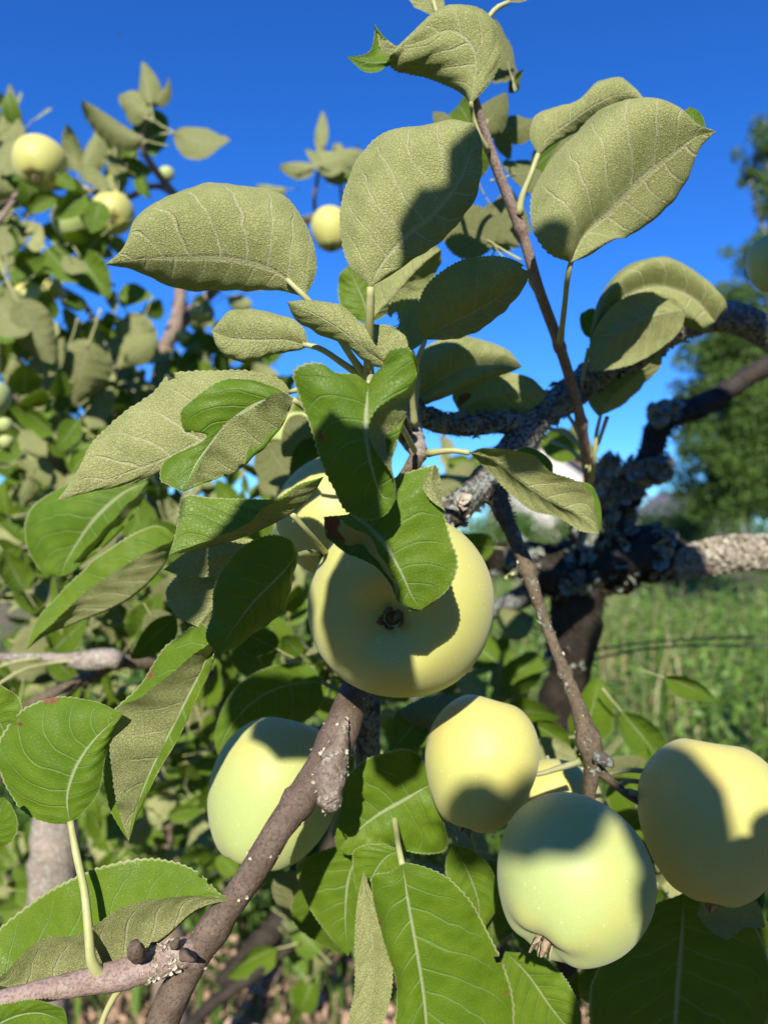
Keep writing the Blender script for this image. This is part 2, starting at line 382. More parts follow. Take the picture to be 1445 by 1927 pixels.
def scatter(name, C, rr, mat, parent, n, size, kind='flake', seed=0, rng_t=(0, 1), up=None):
    rd = random.Random(seed); V = []; Fc = []
    for _ in range(n):
        f = rd.uniform(*rng_t) * (len(C) - 1.001); i = int(f); c = Vector(C[i]).lerp(Vector(C[i+1]), f - i)
        t = (Vector(C[i+1]) - Vector(C[i])).normalized()
        q = Vector((rd.gauss(0, 1), rd.gauss(0, 1), rd.gauss(0, 1)))
        if up: q = q + Vector(up)
        nrm = (q - t * q.dot(t)).normalized(); r = rr[i]; p = c + nrm * r * 1.02
        s = size * rd.uniform(.4, 1.4)
        if kind == 'flake':
            nrm = (nrm + Vector((rd.gauss(0, .45), rd.gauss(0, .45), rd.gauss(0, .45)))).normalized()
            x = nrm.orthogonal().normalized(); y = nrm.cross(x); k0 = len(V); V.append(p - nrm * s * .15); m = 9
            for ring, rad in ((1, .55), (2, 1.0)):
                for a in range(m):
                    th = 2 * math.pi * a / m + rd.uniform(-.2, .2); lob = rd.uniform(.7, 1.2)
                    V.append(p + (x * math.cos(th) + y * math.sin(th)) * s * rad * lob + nrm * s * (rd.uniform(-.05, .3) if ring == 1 else rd.uniform(.1, .75)))
            for a in range(m):
                a2 = (a + 1) % m; Fc.append((k0, k0 + 1 + a, k0 + 1 + a2)); Fc.append((k0 + 1 + a, k0 + 1 + m + a, k0 + 1 + m + a2, k0 + 1 + a2))
        else:
            dirn = (nrm + Vector((rd.gauss(0, .5), rd.gauss(0, .5), rd.gauss(0, .5)))).normalized(); x = dirn.orthogonal().normalized() * s * .13
            p = c + nrm * r * rd.uniform(.7, 1.0)
            k0 = len(V); V += [p - x, p + x, p + dirn * s * .6 + x * .6, p + dirn * s + Vector((0, 0, -s * .2))]; Fc.append((k0, k0+1, k0+2)); Fc.append((k0, k0+2, k0+3))
    o = mesh_obj(name, V, Fc, mat, smooth=(kind == 'flake')); keep(o, parent); o['kind'] = 'stuff'
    return o

# generic blades for leaves that the photo shows small or blurred
def gen_blade(seed, nu=41, nv=13):
    rd = random.Random(seed); fold = rd.uniform(.15, .9); curl = rd.uniform(-.6, .9); tw = rd.uniform(-.5, .5); wd = rd.uniform(.27, .36)
    V = []; Fc = []; UV = []; y, z, ang = 0.0, 0.0, rd.uniform(.1, .4); so = rd.random() * 30
    for i in range(nu):
        u = i / (nu - 1); hw = wd * (math.sin(math.pi * u ** .82) ** .72) * (1 - .25 * u); tt = tw * u
        for j in range(nv):
            v = -1 + 2 * j / (nv - 1); a = abs(v); f = fold * (1 - .4 * u); x = math.copysign(math.sin(f * a) / max(f, .01), v) * hw if f > .01 else v * hw
            zz = (1 - math.cos(f * a * 1.2)) / max(f, .1) * hw * 1.4 + .03 * noise.noise(Vector((v * 2 + so, u * 5, so))) * (.3 + a) + .012 * math.sin(u * 50) * a * hw * 2
            edge = .012 * (1 if i % 2 else -.4) * (a > .99) * math.copysign(1, v)
            X = (x + edge) * math.cos(tt) - zz * math.sin(tt); Z = (x + edge) * math.sin(tt) + zz * math.cos(tt)
            V.append((X, y - Z * math.sin(ang), z + Z * math.cos(ang))); UV.append((u, (v + 1) / 2))
        y += math.cos(ang) / (nu - 1); z += math.sin(ang) / (nu - 1); ang -= curl * 1.6 / (nu - 1)
    for i in range(nu - 1):
        for j in range(nv - 1): k = i * nv + j; Fc.append((k, k + 1, k + nv + 1, k + nv))
    nb = len(Fc); # petiole
    vv, ff, _, _ = tube('x', [(0, -.42, -.10), (0, -.2, -.03), (0, 0, 0), (0, .12, .0)], [.016, .013, .012, .006], None, seg=6, step=.06, build=False)
    k = len(V); V += [tuple(p) for p in vv]; UV += [(0, .5)] * len(vv); Fc += [tuple(k + q for q in f) for f in ff]
    return V, Fc, UV, nb
GEN = [gen_blade(s) for s in range(100, 112)]
GEN_ME = []
for V_, F_, U_, nb in GEN:
    o = mesh_obj('leaf', V_, F_, None, None, U_, mats=[M_LEAF, M_PET], mi=[0] * nb + [1] * (len(F_) - nb)); GEN_ME.append(o.data); bpy.data.objects.remove(o)
def leaf_matrix(b, t, n, width=1.0):
    y = (t - b); L = y.length; y.normalize(); n = (n - y * n.dot(y)).normalized(); x = y.cross(n)
    M = Matrix((x * L * width, y * L, n * L)).transposed().to_4x4(); M.translation = b; return M
def small_leaf(parent, xb, yb, xt, yt, d, face='u', dd=0, width=1.0, tilt=(0, 0), v=None, label=None):
    b, t = P(xb, yb, d), P(xt, yt, d + dd); n = -CF if face == 't' else CF
    n = n + CR * tilt[0] + CU * tilt[1]
    o = bpy.data.objects.new('leaf', GEN_ME[(random.randrange(12) if v is None else v) % 12]); COL.objects.link(o)
    o.parent = parent; o.matrix_parent_inverse = Matrix.Translation(-root_of(parent)); o.matrix_basis = leaf_matrix(b, t, n, width)
    if label: o['label'] = label
    return o
def leaf_mass(name, mats_list, parent, label=None, stalks=True):       # many further leaves as one part
    V = []; Fc = []; U = []; MI = []
    for M in mats_list:
        i = random.randrange(12); v_, f_, u_, nb = LOW[i % len(LOW)]; k = len(V)
        if not stalks: f_ = f_[:nb]
        a = np.array(v_); a = a @ np.array(M.to_3x3()).T + np.array(M.translation); V += a.tolist(); U += u_; Fc += [tuple(k + q for q in f) for f in f_]; MI += [0] * nb + [1] * (len(f_) - nb)
    o = mesh_obj(name, V, Fc, None, None, U, mats=[M_LEAF, M_PET], mi=MI); keep(o, parent); o['kind'] = 'stuff'
    if label: o['label'] = label
    return o
LOW = [gen_blade(s, 9, 5) for s in range(200, 210)]

# ------------------------------------------------------------------ apples
def apple(x, y, d, rx, mat, axis, label, tall=.95, taper=.12, group=None, calyx=True, stem=None, seg=72, ring=56, lobes=.012, seed=0, sepal=1.0, smat=None, dip=.20):
    """axis: direction of the calyx end in camera terms (right, up, towards the camera)"""
    c = P(x, y, d); Rr = rx / F * d / 100
    ax = (CR * axis[0] + CU * axis[1] - CF * axis[2]).normalized(); q = (-ax).to_track_quat('Z', 'Y')
    root = empty('apple', c); root.rotation_mode = 'QUATERNION'; root.rotation_quaternion = q
    tag(root, label, 'apple', group)
    V = []; Fc = []
    def surf(th, ph):
        r = math.sin(th); z = math.cos(th) * tall
        r *= 1 + .03 * math.cos(th) - taper * .5 * (1 - math.cos(th)) * .6 + .03 * math.sin(2 * th)
        z -= .20 * math.exp(-(th / .23) ** 2); z += dip * math.exp(-((math.pi - th) / (.30 + dip * .3)) ** 2)
        lb = lobes * math.cos(5 * ph + seed) * (math.exp(-((math.pi - th - .55) / .45) ** 2) + .1)
        r *= 1 + lb; z -= lb * .8 * math.exp(-((math.pi - th - .45) / .3) ** 2)
        v = Vector((r * math.cos(ph), r * math.sin(ph), z)); k = 1 + .035 * noise.noise(v * 1.1 + Vector((seed * 3.1, 0, 0)))
        return v * k * Rr
    for i in range(ring + 1):
        th = math.pi * (i / ring); th = min(max(th, .004), math.pi - .004)
        for s in range(seg): V.append(surf(th, 2 * math.pi * s / seg))
    for i in range(ring):
        for s in range(seg): s2 = (s + 1) % seg; Fc.append((i*seg+s, (i+1)*seg+s, (i+1)*seg+s2, i*seg+s2))
    mesh_obj('skin', V, Fc, mat, root)
    zc = surf(math.pi - .01, 0).z
    if calyx:
        rd = random.Random(seed); V = []; Fc = []
        for k in range(5):                                   # dried sepals
            a = 2 * math.pi * k / 5 + rd.uniform(-.3, .3); ln = Rr * rd.uniform(.22, .34) * sepal; b0 = len(V); lean = rd.uniform(-.25, .4); n = 7
            for i in range(n):
                u = i / (n - 1); rad = Rr * .075 + lean * ln * u * u; zz = zc + Rr * .03 - ln * u * (1 - .25 * u); wd = Rr * .055 * (1 - u) ** .6 * (1 + .3 * math.sin(i * 2.1 + k)) + .0001
                c0 = Vector((math.cos(a + .5 * u * lean) * rad, math.sin(a + .5 * u * lean) * rad, zz)); tn = Vector((-math.sin(a), math.cos(a), .3 * math.sin(i + k)))
                V += [c0 - tn * wd, c0 + Vector((0, 0, -wd * .6)) + Vector((math.cos(a), math.sin(a), 0)) * wd * .5, c0 + tn * wd]
            for i in range(n - 1):
                for j in range(2): q0 = b0 + i * 3 + j; Fc.append((q0, q0 + 1, q0 + 4, q0 + 3))
        o = mesh_obj('calyx', V, Fc, smat or M_SEPAL, root); sm = o.modifiers.new('s', 'SOLIDIFY'); sm.thickness = Rr * .018
        V = []; Fc = []; n = 20                              # dark floor of the basin
        for i, (rr_, z_) in enumerate(((.002, .02), (.045, .03), (.07, .015), (.085, .0))):
            for s in range(n): V.append((Rr * rr_ * math.cos(s * 2 * math.pi / n), Rr * rr_ * math.sin(s * 2 * math.pi / n), zc - Rr * z_))
        for i in range(3):
            for s in range(n): s2 = (s + 1) % n; Fc.append((i*n+s, i*n+s2, (i+1)*n+s2, (i+1)*n+s))
        mesh_obj('eye', V, Fc, M_HOLE, root)
    zs = surf(.01, 0).z
    if stem:
        inv = q.inverted(); pts = [Vector((0, 0, zs - Rr * .03)), Vector((0, 0, zs + Rr * .06))] + [inv @ (P(*s) - c) for s in stem]
    else: pts = [Vector((0, 0, zs - Rr * .03)), Vector((0, .02 * Rr, zs + Rr * .12)), Vector((.04 * Rr, .06 * Rr, zs + Rr * .27))]
    v, f, _, _ = tube('stem', pts, [.0012, .001, .0012, .0018][:max(2, min(4, len(pts)))], None, seg=8, step=.002, build=False)
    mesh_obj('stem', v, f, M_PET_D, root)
    return root

# ================================================================== SETTING
def ground():
    n = 90; xs = np.sinh(np.linspace(-5.2, 5.2, n)) * 3.2; V = []; Fc = []
    for i in range(n):
        for j in range(n):
            x, y = xs[i], xs[j]; V.append((x, y, .06 * noise.noise(Vector((x * .7, y * .7, 0))) * (1 if abs(x) + abs(y) < 60 else 0)))
    for i in range(n - 1):
        for j in range(n - 1): k = i * n + j; Fc.append((k, k + n, k + n + 1, k + 1))
    m, nt = mat_new('ground_soil_grass'); b = NB(nt); out = b.n('ShaderNodeOutputMaterial'); pr = b.n('ShaderNodeBsdfPrincipled')
    tc = b.n('ShaderNodeTexCoord'); p = tc.outputs['Object']; n1 = b.noise(p, 1.6, 6, .65); n2 = b.noise(p, 9, 5, .7)
    c = b.mix(b.ramp(n1, .42, .60), rgb(.09, .15, .03), rgb(.24, .15, .09)); c = b.mix(b.math('MULTIPLY', b.ramp(n2, .45, .62), .6), c, rgb(.40, .27, .19))
    b.lk(c, pr.inputs['Base Color']); pr.inputs['Roughness'].default_value = .95
    bp = b.n('ShaderNodeBump'); bp.inputs['Distance'].default_value = .04; b.lk(n2, bp.inputs['Height']); b.lk(bp.outputs[0], pr.inputs['Normal']); b.lk(pr.outputs[0], out.inputs[0])
    o = mesh_obj('ground', V, Fc, m); o['kind'] = 'structure'
ground()

def blades(name, n, xr, yr, hr, wd, mat, seed, label=None, dens=None, lean=.25):
    g = np.random.default_rng(seed); x = g.uniform(*xr, n); y = yr[0] + (yr[1] - yr[0]) * g.random(n) ** 1.5
    h = g.uniform(*hr, n) * (1 + .35 * np.sin(x * 1.7 + y) * np.cos(y * 1.3)); a = g.uniform(0, 2 * np.pi, n); la = g.uniform(0, 2 * np.pi, n); lm = np.abs(g.normal(0, lean, n)) * h
    dx, dy = np.cos(a) * wd * g.uniform(.6, 1.5, n), np.sin(a) * wd * g.uniform(.6, 1.5, n); z = np.zeros(n)
    V = np.empty((n, 5, 3)); cx, cy = np.cos(la) * lm, np.sin(la) * lm
    V[:, 0] = np.stack([x - dx, y - dy, z - .05], 1); V[:, 1] = np.stack([x + dx, y + dy, z - .05], 1)
    V[:, 2] = np.stack([x + dx * .8 + cx * .35, y + dy * .8 + cy * .35, h * .6], 1); V[:, 3] = np.stack([x - dx * .8 + cx * .35, y - dy * .8 + cy * .35, h * .6], 1)
    V[:, 4] = np.stack([x + cx, y + cy, h], 1); k = np.arange(n) * 5
    Fc = [(a_, a_ + 1, a_ + 2, a_ + 3) for a_ in k.tolist()] + [(a_ + 3, a_ + 2, a_ + 4) for a_ in k.tolist()]
    o = mesh_obj(name, V.reshape(-1, 3), Fc, mat, smooth=False); o['kind'] = 'stuff'; o['label'] = label; o['category'] = name.replace('_', ' '); return o
blades('meadow_grass', 30000, (-5, 9), (2.2, 22), (.10, .42), .007, M_GRASS, 1, 'sunlit tall green meadow grass behind the apple branches at right')
blades('seed_heads', 900, (-1, 9), (4.6, 16), (.35, .8), .006, M_SEED, 3, 'pale bent seeding grass stems scattered through the meadow', lean=.35)
blades('dry_stalks', 600, (-1, 9), (4.4, 18), (.5, 1.0), .005, M_STALK, 2, 'thin brown dry weed stalks standing among the meadow grass', lean=.12)

def cards(V, Fc, c, r, n, size, rd, squash=.8):
    for _ in range(n):
        while True:
            q = Vector((rd.uniform(-1, 1), rd.uniform(-1, 1), rd.uniform(-1, 1)))
            if q.length <= 1: break
        p = c + Vector((q.x * r, q.y * r, q.z * r * squash)); t = Vector((rd.gauss(0, 1), rd.gauss(0, 1), rd.gauss(-.2, .8))).normalized(); s = t.orthogonal().normalized(); s.rotate(Matrix.Rotation(rd.uniform(0, 6.28), 3, t))
        L = size * rd.uniform(.6, 1.3); k = len(V); up = t.cross(s) * L * .12
        V += [p - t * L * .5, p + s * L * .28 + up, p + t * L * .5, p - s * L * .28 + up]; Fc.append((k, k + 1, k + 2, k + 3))
def bush(name, label, cat, base, clumps, size, mat, n, group=None, trunk=None, trunk_r=.1, seed=0, limbs=True):
    rd = random.Random(seed); root = empty(name, base); tag(root, label, cat, group); V = []; Fc = []
    for (c, r) in clumps:
        sub = [(c + Vector((rd.gauss(0, .5), rd.gauss(0, .5), rd.gauss(0, .5))) * r, r * rd.uniform(.2, .62)) for _ in range(16)]
        for (sc_, sr) in sub: cards(V, Fc, sc_, sr, int(n * sr * sr / (size * size) * .05) + 8, size, rd)
    keep(mesh_obj('crown', V, Fc, mat, smooth=False), root)
    V = []; Fc = []
    top = trunk or [base, base + Vector((.05, 0, clumps[0][0].z * .5))]
    v, f, _, _ = tube('t', top, [trunk_r, trunk_r * .6], None, seg=9, step=.2, rough=.15, rscale=4, build=False); V += v; Fc += f
    if limbs:
        for (c, r) in clumps:
            v, f, _, _ = tube('t', [top[-1], top[-1].lerp(c, .5) + Vector((0, 0, .1 * r)), c], [trunk_r * .5, trunk_r * .12], None, seg=6, step=.2, build=False); k = len(V); V += v; Fc += [tuple(k + q for q in ff) for ff in f]
    keep(mesh_obj('trunk', V, Fc, M_OLD), root); return root

def W(x, y, m): return P(x, y, m * 100)
# big tree on the right, 12 m off
cl = [(W(1438, 285, 12), .36), (W(1455, 350, 12), .4), (W(1480, 420, 12), .42), (W(1500, 500, 12), .6), (W(1425, 570, 12), .6), (W(1330, 700, 12), .5), (W(1400, 800, 12), .9), (W(1395, 900, 12), .8), (W(1390, 690, 12), .75), (W(1300, 745, 12), .22),
      (W(1440, 760, 12.4), 1.0), (W(1385, 830, 12), .75), (W(1460, 900, 12), .9), (W(1500, 620, 12.5), 1.1), (W(1400, 940, 11.6), .5), (W(1580, 350, 12), .8), (W(1600, 700, 12), 1.4), (W(1415, 500, 12), .4), (W(1345, 590, 12), .28), (W(1375, 640, 12), .45), (W(1300, 800, 12), .35), (W(1330, 860, 12), .5), (W(1408, 330, 12), .14), (W(1345, 760, 12), .5), (W(1420, 620, 12), .6), (W(1360, 910, 12), .45)]
tb = W(1560, 1000, 12); tb.z = 0
bush('deciduous_tree', 'tall leafy green tree at the right edge beyond the meadow', 'tree', tb, cl, .075, M_TREE, 330, trunk=[tb, tb + Vector((-.1, 0, 1.6)), tb + Vector((-.2, 0, 3.2))], trunk_r=.22, seed=5)
# hedge trees along the far side of the meadow
far = [(-9, 19, 2.6), (-5.6, 21, 2.7), (-2.6, 20, 2.5), (.4, 22, 2.4), (2.6, 21, 2.5), (5.4, 23, 2.5), (8.0, 22, 2.6), (10.4, 21, 2.7), (13.2, 19, 3.0)]
lb = ['leftmost', 'second from the left', 'third from the left', 'fourth from the left, behind the yellow apples', 'bright one behind the hanging olive leaf', 'in front of the white house', 'below the gap of pale sky', 'beside the grey roof', 'rightmost, under the tall tree']
for i, (x, y, h) in enumerate(far):
    b0 = Vector((x, y, 0)); rd = random.Random(i); c = [(b0 + Vector((rd.uniform(-1.7, 1.7), rd.uniform(-.7, .7), h * rd.uniform(.15, .68))), h * .36) for _ in range(8)]
    bush('hedge_bush', 'far green hedge bush across the meadow, ' + lb[i], 'bush', b0, c, .11, M_TREE if i % 2 else M_SHRUB, 90, 'bushes along the far edge of the meadow', trunk_r=.06, seed=20 + i)
# shrubs standing in the shade close behind the left apple tree
sh = [(-1.9, 2.7, .95, 'left of the others'), (-1.0, 2.9, .9, 'below the rough pale branch'), (-.25, 3.0, .75, 'behind the pale green apple'), (.5, 3.4, .62, 'behind the leaves at bottom centre')]
for i, (x, y, h, t) in enumerate(sh):
    b0 = Vector((x, y, 0)); rd = random.Random(50 + i); c = [(b0 + Vector((rd.uniform(-.5, .5), rd.uniform(-.3, .3), h * rd.uniform(.2, .85))), h * .4) for _ in range(6)]
    bush('shrub', 'low leafy green shrub in the orchard undergrowth, ' + t, 'shrub', b0, c, .055, M_SHRUB, 70, 'shrubs in the undergrowth', trunk_r=.015, seed=60 + i)

def herbs():
    rd = random.Random(9); V = []; Fc = []
    for _ in range(1700):
        x = rd.uniform(-3, 6.5); y = rd.uniform(2.3, 10); h = rd.uniform(.25, .95)
        if x / y < -.5 or x / y > .75: continue
        for k in range(int(h * 34)):
            t = rd.random() ** .7; c = Vector((x + rd.gauss(0, .05), y + rd.gauss(0, .05), h * t)); cards(V, Fc, c, .06, 1, .07, rd)
    o = mesh_obj('meadow_herbs', V, Fc, M_HERB, smooth=False); o['kind'] = 'stuff'; o['label'] = 'tall leafy weeds growing through the sunlit meadow'; o['category'] = 'weeds'
M_HERB = simple_material('herb_leaf', (.035, .11, .012), (.24, .40, .06), 2, .5, trans=.3, island=True, tcol=(.26, .38, .04)); herbs()
# unseen trees added around the viewpoint to block sky fill
ob = ['left of and behind the viewpoint', 'right of and behind the viewpoint', 'far behind the viewpoint, left one of the nearer pair', 'far behind the viewpoint, right one of the nearer pair', 'outside the left edge of the view', 'outside the right edge of the view, beside the meadow', 'at the far back left corner', 'at the far back right corner']
for i, (x, y, h, r) in enumerate([(-4.2, -2.6, 3.0, 1.7), (4.6, -2.2, 3.2, 1.9), (-1.9, -6.0, 2.6, 1.5), (1.6, -6.4, 2.6, 1.6), (-6.0, 2.5, 3.6, 1.8), (4.9, 2.2, 3.6, 1.5), (-5.5, -6.5, 3.6, 2.0), (6.0, -7.0, 3.8, 2.2)]):
    b0 = Vector((x, y, 0)); rd = random.Random(70 + i); c = [(b0 + Vector((rd.uniform(-.6, .6) * r, rd.uniform(-.6, .6) * r, h * rd.uniform(.4, .85))), r * .6) for _ in range(6)]
    bush('sky_block_tree', 'unseen leafy tree added to block sky light, standing ' + ob[i], 'tree', b0, c, .14, M_TREE, 150, 'unseen trees added around the viewpoint', trunk_r=.1, seed=80 + i)
def house(name, label, x, y, z, wx, wy, hh, roof_h, yaw, wall_c, roof_c):
    root = empty(name, (x, y, 0)); root.rotation_euler.z = yaw; tag(root, label, 'house')
    mw = simple_material('render_wall', wall_c, tuple(c * .85 for c in wall_c), 1.5, .9); mr = simple_material('roof_tiles', roof_c, tuple(c * .6 for c in roof_c), 5, .8, bump=.02)
    a, b_ = wx / 2, wy / 2
    V = [(-a,-b_,0),(a,-b_,0),(a,b_,0),(-a,b_,0),(-a,-b_,hh),(a,-b_,hh),(a,b_,hh),(-a,b_,hh),(0,-b_,hh+roof_h),(0,b_,hh+roof_h)]
    mesh_obj('wall', V, [(0,1,5,8,4),(2,3,7,9,6),(1,2,6,5),(3,0,4,7)], mw, root, smooth=False)
    e = .35; t = .12; V = []; Fc = []
    for s in (-1, 1):
        k = len(V); sl = roof_h / a
        for (px, pz) in ((0, hh + roof_h + .01), (s * (a + e), hh - e * sl + .01)):
            for yy in (-b_ - e, b_ + e): V += [(px, yy, pz), (px, yy, pz + t)]
        Fc += [(k, k+2, k+6, k+4), (k+1, k+5, k+7, k+3), (k, k+4, k+5, k+1), (k+2, k+3, k+7, k+6), (k+4, k+6, k+7, k+5), (k, k+1, k+3, k+2)]
    mesh_obj('roof', V, Fc, mr, root, smooth=False)
    mg = simple_material('dark_window_glass', (.03, .035, .04), (.05, .05, .06), 3, .2); mf = simple_material('window_frame_white', (.7, .7, .68), (.75, .75, .7), 3, .6)
    for wx_ in (-a * .45, a * .45):
        q = [(wx_-.45, -b_-.03, 1.0), (wx_+.45, -b_-.03, 1.0), (wx_+.45, -b_-.03, 2.1), (wx_-.45, -b_-.03, 2.1)]
        w_ = mesh_obj('window', q, [(0,1,2,3)], mg, root, smooth=False)
        V = []; Fc = []
        for (x0, x1, z0, z1) in ((wx_-.53, wx_+.53, .92, 1.0), (wx_-.53, wx_+.53, 2.1, 2.18), (wx_-.53, wx_-.45, 1.0, 2.1), (wx_+.45, wx_+.53, 1.0, 2.1)):
            k = len(V); V += [(x0, -b_-.06, z0), (x1, -b_-.06, z0), (x1, -b_-.06, z1), (x0, -b_-.06, z1), (x0, -b_, z0), (x1, -b_, z0), (x1, -b_, z1), (x0, -b_, z1)]
            Fc += [(k,k+1,k+2,k+3),(k,k+4,k+5,k+1),(k+1,k+5,k+6,k+2),(k+2,k+6,k+7,k+3),(k+3,k+7,k+4,k)]
        mesh_obj('frame', V, Fc, mf, w_, smooth=False)
house('white_house', 'far house with white gable wall and brown roof behind the young shoot', 7.0, 28, 0, 4.2, 6, 3.0, 1.6, R(-28), (.75, .68, .64), (.35, .20, .13))
house('grey_house', 'far low grey roofed building left of the tall tree', 18.6, 45, 0, 3.6, 6, 2.6, 1.3, R(12), (.16, .17, .20), (.20, .19, .21))

def litter():
    rd = random.Random(17); V = []; Fc = []
    for _ in range(5000):
        y = rd.uniform(1.2, 5); x = rd.uniform(-.55, .35) * y; cards(V, Fc, Vector((x, y, .06 + rd.random() * .03)), .02, 1, .05, rd)
    o = mesh_obj('leaf_litter', V, Fc, simple_material('dry_leaf', (.30, .17, .10), (.62, .42, .30), 3, .9, island=True), smooth=False); o['kind'] = 'stuff'; o['label'] = 'dry pinkish brown fallen leaves on the ground under the tree'; o['category'] = 'leaf litter'
litter()
# wires of a fence behind the tree
for i, (pts, r, t) in enumerate([([(560, 1340, 92), (860, 1277, 90), (1090, 1228, 88), (1200, 1211, 88), (1445, 1197, 90), (1800, 1185, 95)], .11, 'upper thin dark fence wire crossing behind the twigs at right'),
                             ([(560, 1352, 94), (860, 1300, 92), (1090, 1247, 90), (1200, 1223, 90), (1445, 1213, 92), (1800, 1206, 97)], .13, 'lower dark fence wire crossing behind the twigs at right')]):
    o, _, _ = tube('fence_wire', [P(*p) for p in pts], [r / 100, r / 100], simple_material('wire_metal', (.06, .06, .06), (.12, .11, .10), 30, .5), seg=8, step=.02)
    tag(o, t, 'wire', 'fence wires')

# insect high in the sky
def insect():
    c = P(225, 67, 190); root = empty('flying_insect', c); tag(root, 'tiny dark flying insect alone in the blue sky', 'insect')
    md = simple_material('insect_shell', (.06, .015, .02), (.10, .03, .03), 300, .4); mwg = simple_material('insect_wing', (.3, .28, .28), (.4, .36, .36), 300, .4, trans=.6)
    V, Fc, _, _ = tube('b', [(-.004, 0, .0005), (0, 0, 0), (.005, 0, -.0012)], [.0006, .0016, .0005], None, seg=8, step=.0008, build=False); mesh_obj('body', V, Fc, md, root)
    for s in (-1, 1): mesh_obj('wing', [(-.001, 0, .001), (-.001, s * .005, .004), (.003, s * .007, .003), (.001, 0, .001)], [(0,1,2,3)], mwg, root, smooth=False)
insect()

# ================================================================== NEAR APPLE TREE
tbase = Vector((.24, .95, 0)); T = empty('apple_tree', tbase)
tag(T, 'near apple tree with lichen covered limbs, sharp grey-green leaves and pale apples around it', 'tree')
def PP(L): return [P(*p) for p in L]
def branch(name, L, r, mat, label=None, **k):
    o, C, rr = tube(name, PP(L), [q / 100 for q in r], mat, T, **k)
    if label: o['label'] = label
    return o, C, rr
_, C, rr = tr = tube('trunk', PP([(1110, 1040, 74), (1095, 1100, 74), (1082, 1180, 75), (1072, 1250, 77), (1040, 1360, 80)]) + [Vector((.22, .90, .95)), Vector((.24, .95, .4)), tbase - Vector((0, 0, .05))], [.026, .022, .015, .0135, .02, .035, .05, .07], M_SHADED, T, seg=22, step=.012, rough=.25, rscale=35)
scatter('moss', C, rr, M_MOSS, tr[0], 1600, .006, 'tuft', 1, (0, .35))
scatter('lichen', C, rr, M_LICH, tr[0], 14, .006, 'flake', 2, (0, .12), up=(-.3, -1, .4))
b1 = branch('limb', [(1540, 660, 54), (1445, 628, 52), (1395, 602, 51), (1340, 596, 50), (1270, 618, 48), (1190, 668, 46.5), (1110, 712, 45), (1050, 758, 44), (1000, 792, 43), (930, 796, 42), (860, 800, 41), (800, 785, 40), (768, 758, 39)],
            [1.1, 1.1, 1.08, 1.05, .98, .92, .88, .9, 1.0, .68, .62, .6, .5], M_OLD, 'lichen crusted limb arching from upper right to the centre', seg=26, step=.0035, rough=.16, rscale=110)
scatter('lichen', b1[1], b1[2], M_LICH, b1[0], 230, .0022, 'flake', 3, (.30, .95), up=(0, -.6, .2))
scatter('pale_lichen', b1[1], b1[2], M_LICHP, b1[0], 330, .0020, 'flake', 4, (.40, .50), up=(0, -1.2, .2))
scatter('moss', b1[1], b1[2], M_MOSS, b1[0], 1800, .0026, 'tuft', 5, (.1, 1))
b2 = branch('limb', [(1010, 790, 43), (985, 822, 42.5), (950, 868, 42), (915, 905, 41), (880, 940, 40), (845, 968, 39.5), (800, 1010, 40), (740, 1090, 41), (700, 1200, 42), (690, 1290, 40), (690, 1400, 41), (690, 1500, 43)],
            [.9, .95, .85, .8, .7, .65, .6, .6, .65, .75, .7, .5], M_OLD, 'dark mossy limb bending down behind the large yellow apple', seg=20, step=.004, rough=.18, rscale=110)
scatter('moss', b2[1], b2[2], M_MOSS, b2[0], 2200, .003, 'tuft', 6, (0, .55))
scatter('lichen', b2[1], b2[2], M_LICHP, b2[0], 40, .003, 'flake', 7, (.3, .42), up=(0, -1, .3))
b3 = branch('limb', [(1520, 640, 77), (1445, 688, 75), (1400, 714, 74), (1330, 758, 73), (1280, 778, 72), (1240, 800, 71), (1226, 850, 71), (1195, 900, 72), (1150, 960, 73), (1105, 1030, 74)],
            [1.1, 1.05, 1.0, .95, 1.05, 1.15, 1.05, 1.3, 2.1, 2.4], M_SHADED, 'dark knobbly limb rising to the right edge against the sky', seg=22, step=.007, rough=.3, rscale=60)
scatter('lichen', b3[1], b3[2], M_LICH, b3[0], 120, .008, 'flake', 8, (.72, 1), up=(-.2, -.9, .5))
scatter('moss', b3[1], b3[2], M_MOSS, b3[0], 2200, .006, 'tuft', 9, (.35, 1))
for L, r in (([(1208, 892, 71), (1240, 882, 69), (1262, 868, 68)], [1.1, .8, .6]), ([(1120, 950, 72), (1135, 900, 71), (1147, 862, 70), (1140, 852, 70)], [1.4, .8, .6, .5]), ([(1262, 775, 71), (1235, 782, 69), (1222, 790, 69)], [.8, .7, .4])):
    s_ = branch('snag', L, r, M_OLD, seg=14, step=.004, rough=.4, rscale=90); scatter('lichen', s_[1], s_[2], M_LICH, s_[0], 60, .006, 'flake', 10)
b4 = branch('limb', [(1540, 1025, 72), (1445, 1038, 71), (1370, 1042, 71), (1290, 1058, 72), (1220, 1062, 73), (1140, 1070, 74)],
            [1.35, 1.4, 1.5, 1.4, 1.3, 1.2], M_GREY, 'thick limb crusted with pale lichen reaching the right edge', seg=24, step=.007, rough=.28, rscale=60)
scatter('pale_lichen', b4[1], b4[2], M_LICHP, b4[0], 3000, .0026, 'flake', 11, (0, .68))
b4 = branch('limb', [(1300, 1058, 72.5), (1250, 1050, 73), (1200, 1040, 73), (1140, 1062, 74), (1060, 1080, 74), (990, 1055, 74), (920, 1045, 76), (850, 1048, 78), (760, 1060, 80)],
            [1.3, 2.5, 2.9, 3.1, 2.3, 1.3, 1.0, .9, .8], M_SHADED, 'very dark mossy crotch where the limbs join', seg=24, step=.007, rough=.3, rscale=60)
